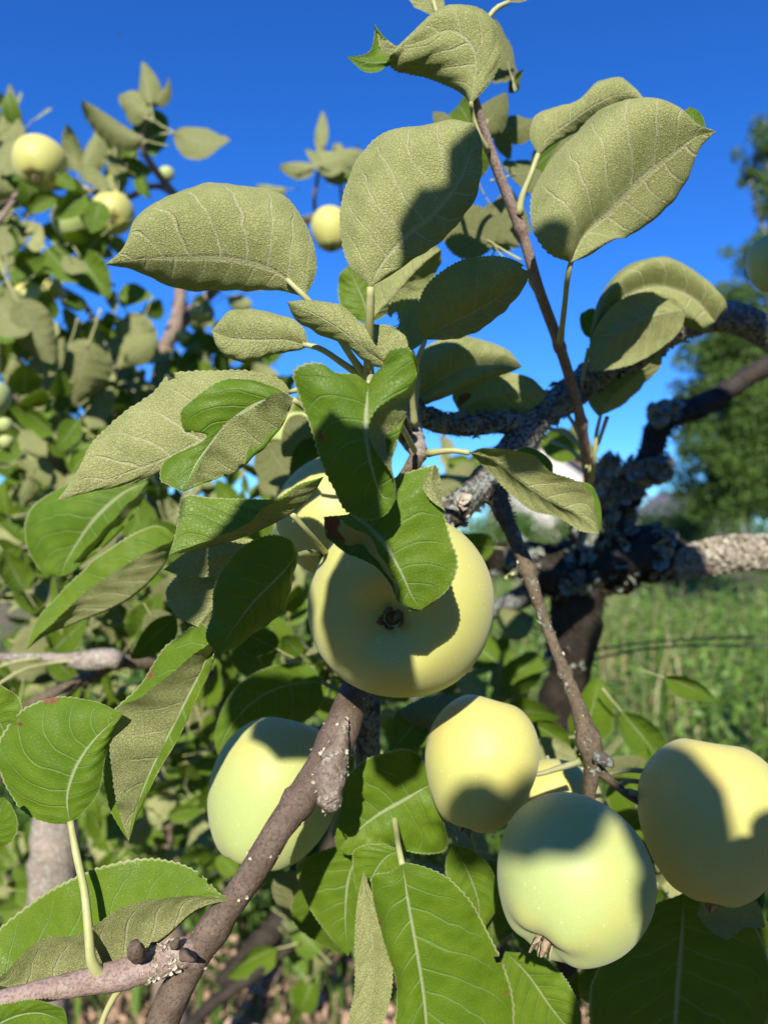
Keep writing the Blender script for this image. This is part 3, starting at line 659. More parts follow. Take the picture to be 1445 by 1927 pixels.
for r0, r1, sd in ((.20, .30, 12), (.36, .47, 112), (.54, .62, 113), (.10, .16, 114)): scatter('lichen', b4[1], b4[2], M_LICH, b4[0], 26, .0065, 'flake', sd, (r0, r1), up=(-.1, -1.2, .5))
scatter('moss', b4[1], b4[2], M_MOSS, b4[0], 9000, .0065, 'tuft', 13, (.02, .75))
branch('limb', [(1010, 1110, 76), (950, 1140, 78), (880, 1160, 80), (800, 1190, 84)], [1.2, 1.0, .9, .8], M_OLD, 'short dark limb below the crotch, running left behind the large apple', seg=14, step=.01, rough=.25, rscale=60)
t1 = branch('twig', [(915, 888, 41.5), (930, 925, 41), (955, 985, 40), (985, 1052, 39), (1004, 1110, 38.5), (1030, 1185, 38), (1062, 1265, 37), (1092, 1345, 36), (1106, 1390, 35.5), (1114, 1425, 35.3), (1112, 1460, 35.3), (1106, 1515, 35.6)],
            [.74, .62, .42, .36, .37, .29, .29, .31, .40, .58, .36, .30], M_BARK, 'brown fruiting twig hanging down to the apple cluster', seg=18, step=.003, rough=.12, rscale=200, knots=[(.33, .002, .012), (.62, .0014, .01), (.80, .0008, .02)])
scatter('moss', t1[1], t1[2], M_MOSS, t1[0], 700, .002, 'tuft', 14, (0, .2))
scatter('lichen', t1[1], t1[2], M_LICHP, t1[0], 34, .0008, 'flake', 15, (.3, .9))
branch('twig', [(1116, 1440, 35.3), (1150, 1470, 35.2), (1180, 1495, 35), (1215, 1520, 35)], [.30, .2, .17, .15], M_BARK, seg=12, step=.003, rough=.15, rscale=250)
branch('fruit_scar', [(1122, 1425, 35), (1140, 1432, 34.6), (1152, 1442, 34.6)], [.35, .32, .12], M_OLD, seg=12, step=.002, rough=.5, rscale=400)
sh1 = branch('shoot', [(889, 182, 34), (915, 262, 35), (950, 358, 36), (985, 448, 37), (1012, 540, 38), (1045, 630, 40), (1068, 700, 42), (1090, 780, 44), (1103, 870, 48), (1108, 925, 60), (1112, 960, 74)],
             [.24, .25, .27, .29, .3, .32, .34, .38, .42, .5, .6], M_SHOOT, 'slender reddish brown young shoot rising to the top edge', seg=14, step=.004, knots=[(.16, .0009, .006), (.33, .001, .006), (.47, .0012, .008)])
branch('spur', [(696, 716, 31.5), (712, 745, 33), (745, 790, 35.5), (765, 820, 36.5), (790, 852, 35.5)], [.35, .5, .55, .5, .42], M_BARK, 'woolly spur at the centre of the leaf rosette', seg=16, step=.003, rough=.15, rscale=250)
branch('spur', [(768, 758, 39), (772, 800, 38), (785, 845, 35.6), (790, 860, 35)], [.5, .6, .5, .35], M_GREY, seg=16, step=.003, rough=.2, rscale=250)
branch('spur', [(788, 855, 35.4), (770, 885, 35), (735, 930, 36), (700, 990, 38)], [.4, .3, .3, .35], M_BARK, seg=12, step=.004)
bl = branch('branch', [(285, 1990, 30), (320, 1890, 30), (368, 1800, 30), (432, 1705, 30), (487, 1625, 30), (528, 1555, 30.5), (578, 1487, 31.5), (615, 1430, 32.5), (645, 1365, 33.5), (668, 1300, 35.5), (690, 1250, 39)],
            [.66, .66, .60, .55, .56, .60, .70, .85, .75, .7, .75], M_TWIG, 'smooth brown branch rising from the bottom edge past the pale green apple', seg=24, step=.003, rough=.07, rscale=130, knots=[(.27, .0012, .03), (.55, .0012, .012)])
scatter('lichen', bl[1], bl[2], M_LICHP, bl[0], 45, .0008, 'flake', 16, (.2, .9))
sn = branch('snag', [(650, 1350, 32.3), (642, 1385, 32.0), (632, 1420, 31.8), (622, 1455, 31.6), (618, 1490, 31.4), (624, 1512, 31.3), (628, 1524, 31.3)], [.06, .28, .48, .64, .70, .58, .30], M_PEEL, 'broken peeling stub with a ragged lower end', seg=28, step=.002, rough=.20, rscale=260)
scatter('lichen', sn[1], sn[2], M_LICHP, sn[0], 60, .0010, 'flake', 17)
bs = branch('branch', [(372, 1800, 30), (350, 1792, 29.7), (318, 1803, 29.4), (285, 1815, 29.2), (250, 1828, 29), (190, 1842, 28.7), (110, 1858, 28.3), (10, 1882, 28), (-60, 1900, 28)], [.55, .52, .56, .58, .50, .42, .40, .37, .36], M_SHOOT,
            'side spur with ringed bud scars and woolly patches at lower left', seg=24, step=.002, rough=.06, rscale=300, knots=[(q, .0007, .006) for q in (.09, .12, .15, .18, .21)])
scatter('woolly_patch', bs[1], bs[2], M_LICHP, bs[0], 260, .0009, 'flake', 18, (.12, .30))
for L, r in (([(262, 1800, 28.4), (255, 1788, 28.0), (252, 1776, 27.9)], [.30, .34, .2]), ([(345, 1790, 29), (350, 1802, 28.4), (366, 1808, 28.4)], [.14, .2, .06]), ([(330, 1778, 29), (334, 1768, 28.8)], [.2, .1])):
    branch('bud', L, r, M_TWIG, seg=14, step=.0012, rough=.15, rscale=500)
branch('branch', [(1150, 1800, 46), (1185, 1850, 46), (1235, 1960, 46)], [.9, .75, .8], M_GREY, 'pale blurred bark stub below the front apple', seg=16, step=.004, rough=.25, rscale=150)

# ---- large sharp leaves ------------------------------------------------
def leaf(d, b, t, mid, A, B, top=True, A2=None, B2=None, pet=None, pr=(.14, .10), label=None, pd=None, **k):
    rails = {0: mid, -1: A, 1: B}
    if A2: rails[-.55] = A2
    if B2: rails[.55] = B2
    o = blade('leaf', b, t, rails, top, d, T, seed=len(bpy.data.objects), label=label, **k)
    if pet:
        L = [P(q[0], q[1], q[2] if len(q) > 2 else d) for q in pet]
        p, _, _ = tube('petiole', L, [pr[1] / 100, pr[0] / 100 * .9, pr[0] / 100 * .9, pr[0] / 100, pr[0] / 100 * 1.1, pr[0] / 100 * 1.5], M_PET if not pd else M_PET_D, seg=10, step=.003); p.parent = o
    return o
G, U_ = True, False
leaf(30, (575, 560), (198, 498), [(530, 518), (490, 500), (430, 488, -.1), (350, 486), (270, 487)], [(560, 545, .6), (520, 524, 1.6), (440, 505, 2.2), (350, 500, 2.4), (280, 497, 1.5)],
     [(594, 515, .2), (583, 440, .5), (545, 375, .8), (470, 344, 1.0), (380, 346, 1.0), (300, 376, .8), (255, 420, .5), (232, 470, .2)], U_, pet=[(540, 526, 29.9), (575, 560, 29.9), (620, 610, 30.5), (664, 675, 31), (690, 712, 31.5)], bulge=-0.36, label='large felted leaf with its tip pointing left, underside lit', ref='B')
leaf(29, (697, 540), (893, 232), [(710, 510), (760, 450), (820, 400), (862, 345), (885, 285)], [(658, 500, .2), (641, 430, .6), (644, 370, .8), (668, 305, .9), (705, 262, .9), (765, 238, .8), (835, 222, .5)],
     [(735, 515, .6), (790, 462, 1.2), (840, 405, 1.3), (880, 345, 1.0), (897, 280, .4)], U_, pet=[(697, 540, 28.9), (696, 600, 29.5), (694, 660, 30.5), (693, 714, 31.5)], pr=(.19, .14), label='tallest upright leaf of the centre, pale felted underside with ribs', bulge=-0.28)
leaf(28.6, (735, 690), (540, 568), [(690, 660), (640, 620), (590, 590)], [(710, 690, .3), (640, 645, .8), (585, 615, .8), (555, 595, .5)], [(700, 640, -.2), (672, 600, .1), (640, 572, .3), (590, 562, .3)], U_, label='small grey leaf above the centre, tip up left', bulge=-0.15)
leaf(31, (581, 652), (398, 622), [(540, 640), (480, 640), (430, 635)], [(560, 660, .4), (520, 668, .8), (460, 680, .8), (410, 655, .5)], [(572, 620, 0), (530, 592, .3), (470, 580, .4), (430, 590, .3)], U_, pet=[(570, 648, 31), (600, 655, 31), (645, 684, 31.3), (680, 708, 31.6)], bulge=-0.35)
leaf(33, (800, 640), (998, 506), [(828, 618, .2), (880, 592, .3), (935, 560, .3), (972, 530)], [(785, 595, -.6), (800, 545, -.8), (850, 498, -.8), (905, 482, -.6), (960, 488, -.3)], [(820, 630, .7), (880, 602, 1.4), (940, 568, 1.2), (980, 535, .6)], U_,
     pet=[(800, 640, 33), (785, 680, 33.5), (776, 740, 35), (780, 800, 36)], label='shaded oval leaf right of the upright leaf, below the shoot', bulge=-0.4, bite=[(.96, -.6, .05, .3)])
# bitten and crumpled ones behind
leaf(37, (775, 660), (728, 590), [(765, 630), (745, 605)], [(730, 655, 0), (712, 620, .2), (735, 600)], [(800, 640, 0), (795, 580, .2), (760, 545, .2), (735, 565)], U_, bite=[(.75, -.5, .16, .8)], label='small pale leaf with large insect bites', pet=[(775, 660), (785, 700, 37), (780, 770, 37)])
leaf(38, (700, 600), (830, 470), [(735, 560), (775, 515), (810, 485)], [(690, 555, .3), (715, 500, .5), (760, 462, .4), (800, 452, 0)], [(760, 580, .6), (800, 550, 1), (825, 500, .8)], U_, label='crumpled brownish grey leaf behind the upright leaf')
leaf(38, (693, 610), (655, 500), [(685, 570), (668, 530)], [(650, 590, 0), (637, 550, .2), (640, 515)], [(725, 590, .4), (722, 550, .6), (690, 515, .4)], G, label='green topside leaf half hidden behind the thick petiole')
leaf(30.5, (735, 690), (672, 606), [(728, 660), (705, 630)], [(690, 680, 0), (675, 650, 0), (668, 625)], [(765, 655, -.3), (760, 632, -.2), (735, 613, 0), (705, 610)], U_, label='small green backlit leaf at the heart of the rosette')
# top leaf
leaf(33.5, (886, 196), (652, 107), [(893, 150), (895, 112, -.1), (884, 80, -.2), (850, 58, -.2), (800, 75), (745, 112), (705, 118)], [(872, 180, .6), (852, 165, .9), (815, 150, 1), (765, 138, .8), (738, 128, .4), (716, 92, .3), (707, 48, .4), (697, 98, .2)],
     [(922, 155, .3), (937, 115, .5), (930, 65, .5), (895, 25, .4), (850, 12, .3), (800, 45, .2), (755, 85, .1), (732, 110, 0), (715, 133, -.1), (690, 136, 0)], U_, bulge=-0.2, label='curled leaf at the very top with twisted green tip', pet=[(886, 192, 33.5), (889, 215, 34), (900, 250, 34.3), (918, 285, 35)], pr=(.11, .09))
leaf(36, (822, 32), (770, -60), [(800, 0), (780, -30)], [(790, 20, 0), (765, -20)], [(835, 10, .3), (820, -30, .3)], U_, pet=[(815, 0, 36), (822, 25, 36), (850, 60, 36), (885, 120, 35)])
leaf(35, (958, 4), (1010, -50), [(970, -12), (990, -30)], [(945, -5), (960, -40)], [(985, 2, .2), (1010, -20, .2)], U_, pet=[(958, 4, 35), (935, 15, 35), (912, 45, 35), (893, 110, 35)])
# right-hand big leaf
leaf(33, (1073, 494), (1347, 247), [(1098, 445), (1150, 395), (1212, 332), (1268, 288), (1312, 256)], [(1030, 478, -.2), (1002, 430, -.2), (1002, 365, .1), (1028, 312, .4), (1078, 255, .7), (1128, 208, .8), (1198, 190, .7), (1258, 202, .4), (1302, 238, .1)],
     [(1112, 478, .6), (1128, 428, 1.6), (1168, 384, 2.3), (1228, 328, 2.1), (1284, 285, 1.1)], U_, pet=[(1080, 470, 33), (1070, 510, 33.4), (1062, 575, 35.5), (1054, 642, 39.8)], label='big dark leaf against the sky at right, tip pointing up right', bulge=-0.55)
leaf(33.2, (1308, 245), (1298, 200), [(1304, 225)], [(1290, 232), (1288, 210)], [(1325, 240, .2), (1318, 215, .2)], G, nu=61, nv=13)
leaf(36, (1012, 292), (1212, 186), [(1028, 262), (1068, 232, .2), (1120, 196, .3), (1165, 178, .3)], [(998, 262, .2), (1010, 215, .6), (1045, 200, .8), (1085, 188, .8), (1130, 152, .8), (1165, 148, .6), (1195, 165, .3)],
     [(1040, 275, .8), (1080, 245, 1.6), (1130, 218, 1.6), (1178, 200, 1)], U_, pet=[(1012, 290, 36), (998, 330, 36), (982, 370, 36.2), (976, 405, 36.4)], pr=(.15, .12), label='narrow folded leaf left of and behind the big dark leaf', bulge=-0.25)
# lower right cluster against the sky
leaf(43, (1345, 605), (1108, 640), [(1300, 560), (1230, 540), (1160, 570)], [(1330, 620, .6), (1260, 610, .9), (1190, 640, .8), (1140, 660)], [(1368, 578, 0), (1310, 520, .3), (1240, 488, .4), (1180, 500, .4), (1128, 560, .2)], U_, label='broad shaded leaf above the lichen limb, streaked by sun', bulge=-0.5)
leaf(41, (1290, 585), (1108, 700), [(1240, 590), (1180, 615), (1130, 660)], [(1280, 620, .3), (1230, 665, .5), (1170, 690, .5)], [(1270, 565), (1210, 552, .2), (1150, 580, .2), (1112, 640)], U_, label='second broad leaf overlapping in front, its margin lit')
leaf(46, (1125, 783), (1245, 650), [(1150, 750), (1190, 715), (1225, 680)], [(1108, 760, 0), (1120, 715, .3), (1180, 680, .3)], [(1160, 770, .4), (1205, 735, .6), (1240, 690, .4)], U_, pet=[(1130, 780, 46), (1122, 815, 46.5), (1118, 860, 47), (1112, 905, 50)], label='leaf hanging below the lichen limb against the sky')
leaf(44, (1120, 640), (1092, 590), [(1108, 615)], [(1100, 630), (1090, 605)], [(1130, 615), (1115, 580)], G, nu=61, nv=13)
leaf(40, (783, 752), (982, 690), [(830, 715), (880, 690), (940, 684)], [(775, 700, 0), (800, 655, .2), (850, 632, .4), (910, 640, .3), (955, 658, .2)], [(800, 762, .3), (850, 745, .6), (910, 718, .5), (955, 702, .2)], U_, label='leaf right of the rosette with a dark cast shadow, over the limb', bulge=-0.35)
leaf(42, (862, 772), (1032, 742), [(910, 750), (960, 738), (1005, 738)], [(852, 745, 0), (880, 718, .2), (940, 700, .3), (1000, 712, .2)], [(890, 785, .3), (940, 790, .4), (1000, 768, .3)], U_, scorch=[(.15, -.5, .13)], label='leaf with a reddish scorched patch above the limb')
# HERO 1 and HERO 2
leaf(23.6, (694, 722, .6), (746, 938, 0), [(690, 760, .2), (688, 822, -.1), (700, 885, 0), (722, 935, .3)], [(672, 706, .5), (630, 700, .2), (600, 684, 0), (557, 697, 0), (567, 745, .3), (590, 800, .4), (602, 850, .4), (620, 908, .4), (648, 962, .4), (690, 978, .4), (728, 966, .2)],
     [(706, 706, .4), (738, 660, .2), (772, 656, .1), (757, 722, -.5), (702, 772, -.9), (706, 812, -.8), (728, 850, -.5), (741, 890, -.3), (741, 925, -.1)], G, B2=[(710, 700, .4), (752, 690, .2), (777, 700, .2), (776, 745, .2), (764, 790, .1), (748, 842, .1), (745, 890, 0), (746, 928)],
     bulge=.05, scorch=[(.50, -.86, .035), (.97, .5, .03), (.05, -.75, .025)], label='glossy bright green leaf at the centre, shaded at its lower half', pet=[(694, 722, 24.2), (697, 712, 26), (702, 716, 30), (712, 740, 33)], ref='A')
leaf(25.0, (655, 968, .8), (792, 1148, .2), [(688, 985, .4), (728, 1030, .1), (756, 1080, 0), (774, 1120, .1)],
     [(606, 975, .2), (640, 972, -.3), (672, 1000, -.5), (702, 1020, -.6), (728, 1058, -.6), (744, 1095, -.4), (750, 1132, 0)], [(735, 905, .6), (770, 888, .4), (820, 876, .2), (832, 950, .2), (846, 1012, .2), (857, 1062, .3), (836, 1110, .3)], G,
     A2=[(610, 1005, .4), (652, 1045, .4), (694, 1060, .3), (730, 1098, .2), (746, 1130, .1)], scorch=[(.22, -.9, .10), (.3, -.72, .07), (.93, .8, .03)], bulge=.06, label='green leaf with a brown damaged margin lying over the large apple', ref='B')
leaf(25.0, (838, 962), (818, 874), [(822, 935), (812, 905)], [(805, 935), (795, 910), (808, 885)], [(830, 935, .3), (826, 905, .3), (823, 885, .2)], U_, nu=61, nv=11, label='small pale folded corner at the top of the damaged leaf')
leaf(25.3, (770, 1150), (850, 1065), [(800, 1128), (830, 1100)], [(768, 1142), (785, 1115), (815, 1098)], [(795, 1146, .3), (835, 1112, .3), (850, 1085, .2)], U_, nu=61, nv=11, wave=.5)
# left middle
leaf(31, (548, 738, .5), (106, 944), [(500, 765, .5), (440, 795, .4), (385, 826, .2), (305, 866), (225, 895), (160, 920)], [(520, 770, .9), (450, 815, .9), (388, 860, .6), (300, 884, .5), (210, 912, .3)],
     [(530, 716, .6), (470, 702, .6), (420, 698, .5), (365, 697, .5), (310, 705, .4), (285, 740, .5), (235, 775, .4), (195, 815, .3), (172, 838, .2), (150, 880), (128, 915)], U_, bite=[(.42, 1.0, .02, .12)], label='large pale leaf with serrated edge pointing lower left', bulge=-0.12, pet=[(545, 738, 31.4), (575, 730, 31), (620, 722, 31.3), (680, 720, 32)])
leaf(28.6, (553, 750), (346, 926), [(500, 752, .5), (430, 795, .6), (372, 868, .4)], [(520, 738, -.5), (478, 772, -.6), (435, 795, -.6), (398, 838, -.5), (376, 880, -.3)], [(500, 722, .8), (435, 714, .8), (385, 742, .7), (340, 778, .6), (348, 812, .6), (380, 815, .6), (350, 842, .5), (305, 866, .4), (306, 905, .3), (325, 918, .1)],
     G, A2=[(548, 775, .1), (535, 812, .2), (492, 862, .2), (430, 898, .2), (385, 915, .1)], bulge=.08, pet=[(552, 752, 28.6), (575, 768, 29.2), (620, 760, 30.5), (700, 745, 33)], label='bright green folded leaf with ragged bites beside the pale one', bite=[(.62, .85, .07, .35)], wave=1.5, scorch=[(.9, .8, .03)], ref='B')
leaf(27.5, (610, 896), (318, 1045), [(588, 932, .2), (540, 972, .3), (455, 1012, .4), (385, 1032, .2)], [(585, 912, -.4), (545, 940, -.6), (500, 956, -.6), (440, 992, -.5), (385, 1018, -.3)], [(600, 900, .2), (560, 912, .4), (525, 935, .6), (475, 940, .7), (400, 937, .7), (346, 935, .7), (338, 975, .5), (330, 1010, .3)],
     G, bulge=.03, ref='B', pet=[(548, 965, 27.9), (570, 990, 28.3), (598, 1022, 29.5), (620, 1050, 32)], pr=(.12, .12), label='green leaf seen edge on, left of the large apple')
leaf(29, (562, 1042, .4), (408, 1228), [(530, 1080, 0), (480, 1130, -.2), (435, 1190, -.1)], [(548, 1018, .2), (515, 1008, .1), (470, 1022), (425, 1065), (402, 1110), (396, 1160, .1), (388, 1200)], [(560, 1075, .6), (548, 1110, .9), (515, 1160, .9), (470, 1205, .6), (435, 1225, .3)], G, label='dark shaded leaf left of the large apple', pet=[(560, 1044, 29.4), (580, 1040, 30), (610, 1045, 33)], pd=True, bulge=.09)
leaf(31, (500, 1040), (308, 1072), [(450, 1045), (400, 1050), (345, 1068)], [(470, 1065, .4), (420, 1080, .3), (350, 1085)], [(470, 1015), (420, 1022), (360, 1035)], U_, scorch=[(.97, 0, .05)], label='small leaf strip with pale curled rim under the edge-on leaf')
leaf(32, (490, 1060, .5), (372, 1180), [(440, 1095), (400, 1145)], [(420, 1050), (340, 1080), (315, 1115), (335, 1160)], [(480, 1100, .6), (450, 1150, .6), (410, 1185, .4)], U_, label='olive backlit leaf behind the dark shaded leaf')
leaf(31.5, (402, 1204), (243, 1583), [(380, 1260, .2), (330, 1360, .3), (290, 1440, .3), (258, 1520, .1)], [(385, 1175, .6), (320, 1210, .9), (262, 1290, 1.1), (200, 1360, 1.0), (192, 1420, .9), (197, 1490, .6), (225, 1555, .2)],
     [(392, 1205, -.4), (335, 1258, -.7), (275, 1300, -.9), (218, 1338, -.9), (207, 1400, -.8), (212, 1465, -.6), (225, 1530, -.2)], G, B2=[(405, 1235, .2), (372, 1310, .3), (330, 1395, .3), (285, 1470, .3), (255, 1535, .1)], bulge=.09, scorch=[(.97, 0, .04), (.35, -.9, .03)], label='long drooping folded leaf with pale underside at left', ref='A')
leaf(45, (605, 1283), (410, 1420), [(560, 1285), (490, 1310), (435, 1365)], [(590, 1258), (540, 1248, -.3), (470, 1272, -.3), (420, 1330), (404, 1390)], [(605, 1330, .5), (560, 1370, .8), (490, 1410, .8), (440, 1435, .4)], G, pet=[(605, 1283, 41), (640, 1300, 41), (672, 1310, 40)], pd=True, label='dark green leaf arching over the pale green apple')
# left, soft
leaf(46, (280, 905), (112, 1085), [(235, 925, -.3), (180, 975, -.4), (135, 1040)], [(260, 935, -.8), (212, 985, -.9), (150, 1045, -.6), (128, 1075)], [(240, 895), (140, 905, .4), (70, 945, .6), (48, 990, .6), (60, 1050, .3), (85, 1080)], G, A2=[(275, 945, 0), (235, 1000, .1), (180, 1050, .1), (135, 1080)], label='rounded green leaf with folded grey margin at far left', bulge=.12, ref='B')
leaf(40, (330, 1010), (50, 1224), [(310, 1062, .4), (240, 1130, .4), (150, 1170, .3), (80, 1200, .1)], [(320, 1018, -.5), (250, 1058, -.7), (170, 1110, -.6), (90, 1178, -.3)], [(290, 990, .9), (215, 1030, 1.2), (140, 1090, 1.2), (78, 1150, .6)], G, bulge=.03, label='long soft-focus leaf with broad grey underside pointing lower left', pet=[(330, 1010), (370, 1000, 41), (420, 985, 43)], ref='B')
leaf(30.3, (132, 1550), (232, 1342), [(128, 1500), (140, 1455), (165, 1410), (195, 1375)], [(95, 1548, 0), (45, 1520, .2), (8, 1462, .4), (0, 1400, .6), (40, 1340, .7), (100, 1312, .7), (170, 1318, .5)], [(160, 1525, 0), (188, 1485, .1), (197, 1430, .2), (215, 1380, .2)], G, bulge=.12,
     pet=[(133, 1545, 30.3), (145, 1610, 29.9), (160, 1680, 29.2), (168, 1760, 28.6), (174, 1812, 28.4), (192, 1838, 28.6)], pr=(.17, .13), bite=[(.55, -.98, .02, .15), (.78, .2, .012, .06)], scorch=[(.7, -.95, .04)], label='broad glossy green leaf at lower left on a long yellow petiole')
leaf(29.5, (-18, 1852), (440, 1692), [(70, 1868, .2), (160, 1838, .2), (240, 1815, .2), (310, 1768, .2), (375, 1712, .1)], [(10, 1832, -.4), (85, 1765, -.8), (155, 1752, -.8), (205, 1722, -.8), (275, 1692, -.6), (345, 1686, -.4)],
     [(-20, 1780, .8), (60, 1700, 1.2), (130, 1658, 1.3), (190, 1632, 1.3), (275, 1618, 1.1), (340, 1628, .8), (388, 1655, .4), (415, 1682, .2)], G, bulge=.05, wave=.8, bite=[(.84, .97, .015, .1), (.88, .97, .013, .1)], label='leaf folded lengthwise at bottom left, green inside and pale underside', ref='B')
leaf(29, (-40, 1600), (8, 1500), [(-10, 1570), (0, 1530)], [(-45, 1560), (-25, 1515)], [(20, 1585), (33, 1555), (22, 1515)], G, label='green leaf tip at the left edge below the broad leaf')
leaf(32, (-50, 1330), (10, 1392), [(-20, 1340), (5, 1370)], [(-20, 1285), (22, 1300), (42, 1340)], [(-50, 1370), (-10, 1395)], G, label='green leaf corner at the left edge above the broad leaf')
leaf(27, (-40, 1960), (128, 1925), [(10, 1920), (70, 1905)], [(-20, 1905), (30, 1885), (85, 1880), (118, 1895)], [(0, 1990), (60, 1985), (110, 1960)], G, label='dark leaf at the bottom left corner')
leaf(30, (185, 1960), (300, 1990), [(230, 1970)], [(190, 1940), (250, 1950)], [(200, 1990), (260, 2000)], U_, pet=[(183, 1960, 29), (200, 1905, 29), (225, 1862, 29), (248, 1840, 29)], pr=(.13, .12))
# bottom centre
leaf(36, (812, 1475), (634, 1600), [(770, 1498), (715, 1530), (665, 1570)], [(800, 1440, 0), (766, 1408), (700, 1422, .2), (655, 1462, .3), (640, 1530, .2), (630, 1575)], [(835, 1540, 0), (838, 1600, .2), (790, 1606, -.2), (745, 1592, -.3), (700, 1588, -.2), (655, 1606)], G, label='sunlit green leaf between the pale and the yellow apples', wave=2, bulge=.08)
leaf(31, (757, 1622), (808, 2010), [(768, 1700), (783, 1790), (795, 1870), (802, 1940)], [(735, 1640, .1), (702, 1650, .2), (703, 1705, .3), (722, 1770, .3), (742, 1830, .3), (747, 1895, .2), (745, 1950), (770, 1990)], [(790, 1628, 0), (838, 1648, .1), (880, 1690, .3), (920, 1760, .5), (950, 1825, .7), (968, 1900, .8), (950, 1975, .6)],
     G, pet=[(757, 1628, 31), (752, 1605, 31.5), (745, 1560, 35), (735, 1500, 38)], pr=(.14, .14), bulge=.10, scorch=[(.35, -.97, .03), (.62, .9, .02)], bite=[(.5, 1.0, .02, .12)], label='largest glossy green leaf hanging at the bottom centre')
leaf(32.5, (684, 1640), (665, 1990), [(692, 1720), (703, 1800), (698, 1880), (685, 1950)], [(672, 1700), (668, 1780), (668, 1860), (655, 1940)], [(705, 1695, .1), (732, 1765, .2), (738, 1840, .2), (722, 1920, .1)], U_, label='narrow grey underside leaf left of the largest green leaf')
leaf(34, (757, 1600), (680, 1700), [(730, 1610), (700, 1650)], [(720, 1590), (668, 1600), (665, 1640), (672, 1680)], [(760, 1625), (740, 1650), (710, 1690)], G)
leaf(38, (690, 1580), (655, 1800), [(660, 1640), (650, 1720)], [(640, 1590), (560, 1630, .2), (570, 1690, .2), (620, 1760)], [(700, 1650, .5), (690, 1720, .5), (670, 1770)], G, label='dark shaded leaf below the pale green apple')
leaf(37, (850, 1590), (900, 1760), [(880, 1640), (900, 1700)], [(840, 1620), (850, 1690), (880, 1740)], [(890, 1600), (930, 1650), (930, 1720)], G)
leaf(36, (950, 1790), (1090, 1960), [(990, 1830), (1040, 1900)], [(940, 1830), (960, 1920), (1020, 1980)], [(1010, 1800), (1060, 1840), (1090, 1900)], G, label='bright green leaf below the front apple')
leaf(40, (1110, 1800), (1160, 1905), [(1125, 1840), (1140, 1880)], [(1090, 1830), (1095, 1880), (1130, 1900)], [(1140, 1820), (1160, 1860)], G)
leaf(37, (1285, 1680), (1265, 2040), [(1282, 1760), (1275, 1850), (1268, 1940)], [(1240, 1700), (1170, 1760), (1110, 1860), (1130, 1980), (1200, 2040)], [(1340, 1680, -.2), (1400, 1720, -.3), (1440, 1790, -.2), (1450, 1900), (1380, 2020)], G, label='very large shaded leaf in the bottom right corner', bulge=.08)
leaf(35.5, (1310, 1720), (1440, 1745), [(1350, 1710), (1400, 1712)], [(1330, 1690), (1380, 1680), (1425, 1700)], [(1330, 1745), (1370, 1760), (1395, 1745)], U_, nu=81, nv=15, label='pale leaf corner lit below the right apple')
leaf(47, (1010, 1400), (1090, 1440), [(1040, 1408), (1065, 1420)], [(1015, 1390), (1050, 1392), (1080, 1415)], [(1010, 1425), (1040, 1432), (1070, 1440)], U_, nu=81, nv=15)
# right middle
leaf(34, (884, 852), (1126, 1004), [(930, 868, .2), (985, 910, .2), (1040, 945, .2), (1095, 975, .1)], [(905, 872, .6), (950, 918, .8), (1000, 958, .8), (1050, 975, .6), (1095, 1000, .2)], [(905, 842, -.2), (960, 845, -.4), (1005, 858, -.4), (1035, 885, -.4), (1090, 908, -.4), (1112, 930, -.3), (1120, 965, -.2)], U_,
     pet=[(884, 852, 34), (850, 848, 34.3), (805, 853, 35)], pr=(.14, .13), label='olive drooping leaf right of the centre over the dark crotch', bulge=.12, ref='B')
leaf(34.6, (970, 850), (1040, 892), [(1000, 862), (1025, 878)], [(985, 842), (1015, 850), (1038, 872)], [(980, 866), (1005, 882), (1025, 892)], G, nu=81, nv=13)
leaf(34.5, (1085, 905), (1127, 1006), [(1108, 935), (1122, 970)], [(1095, 925), (1105, 960), (1112, 990)], [(1110, 912), (1128, 945), (1130, 985)], G, nu=81, nv=13)
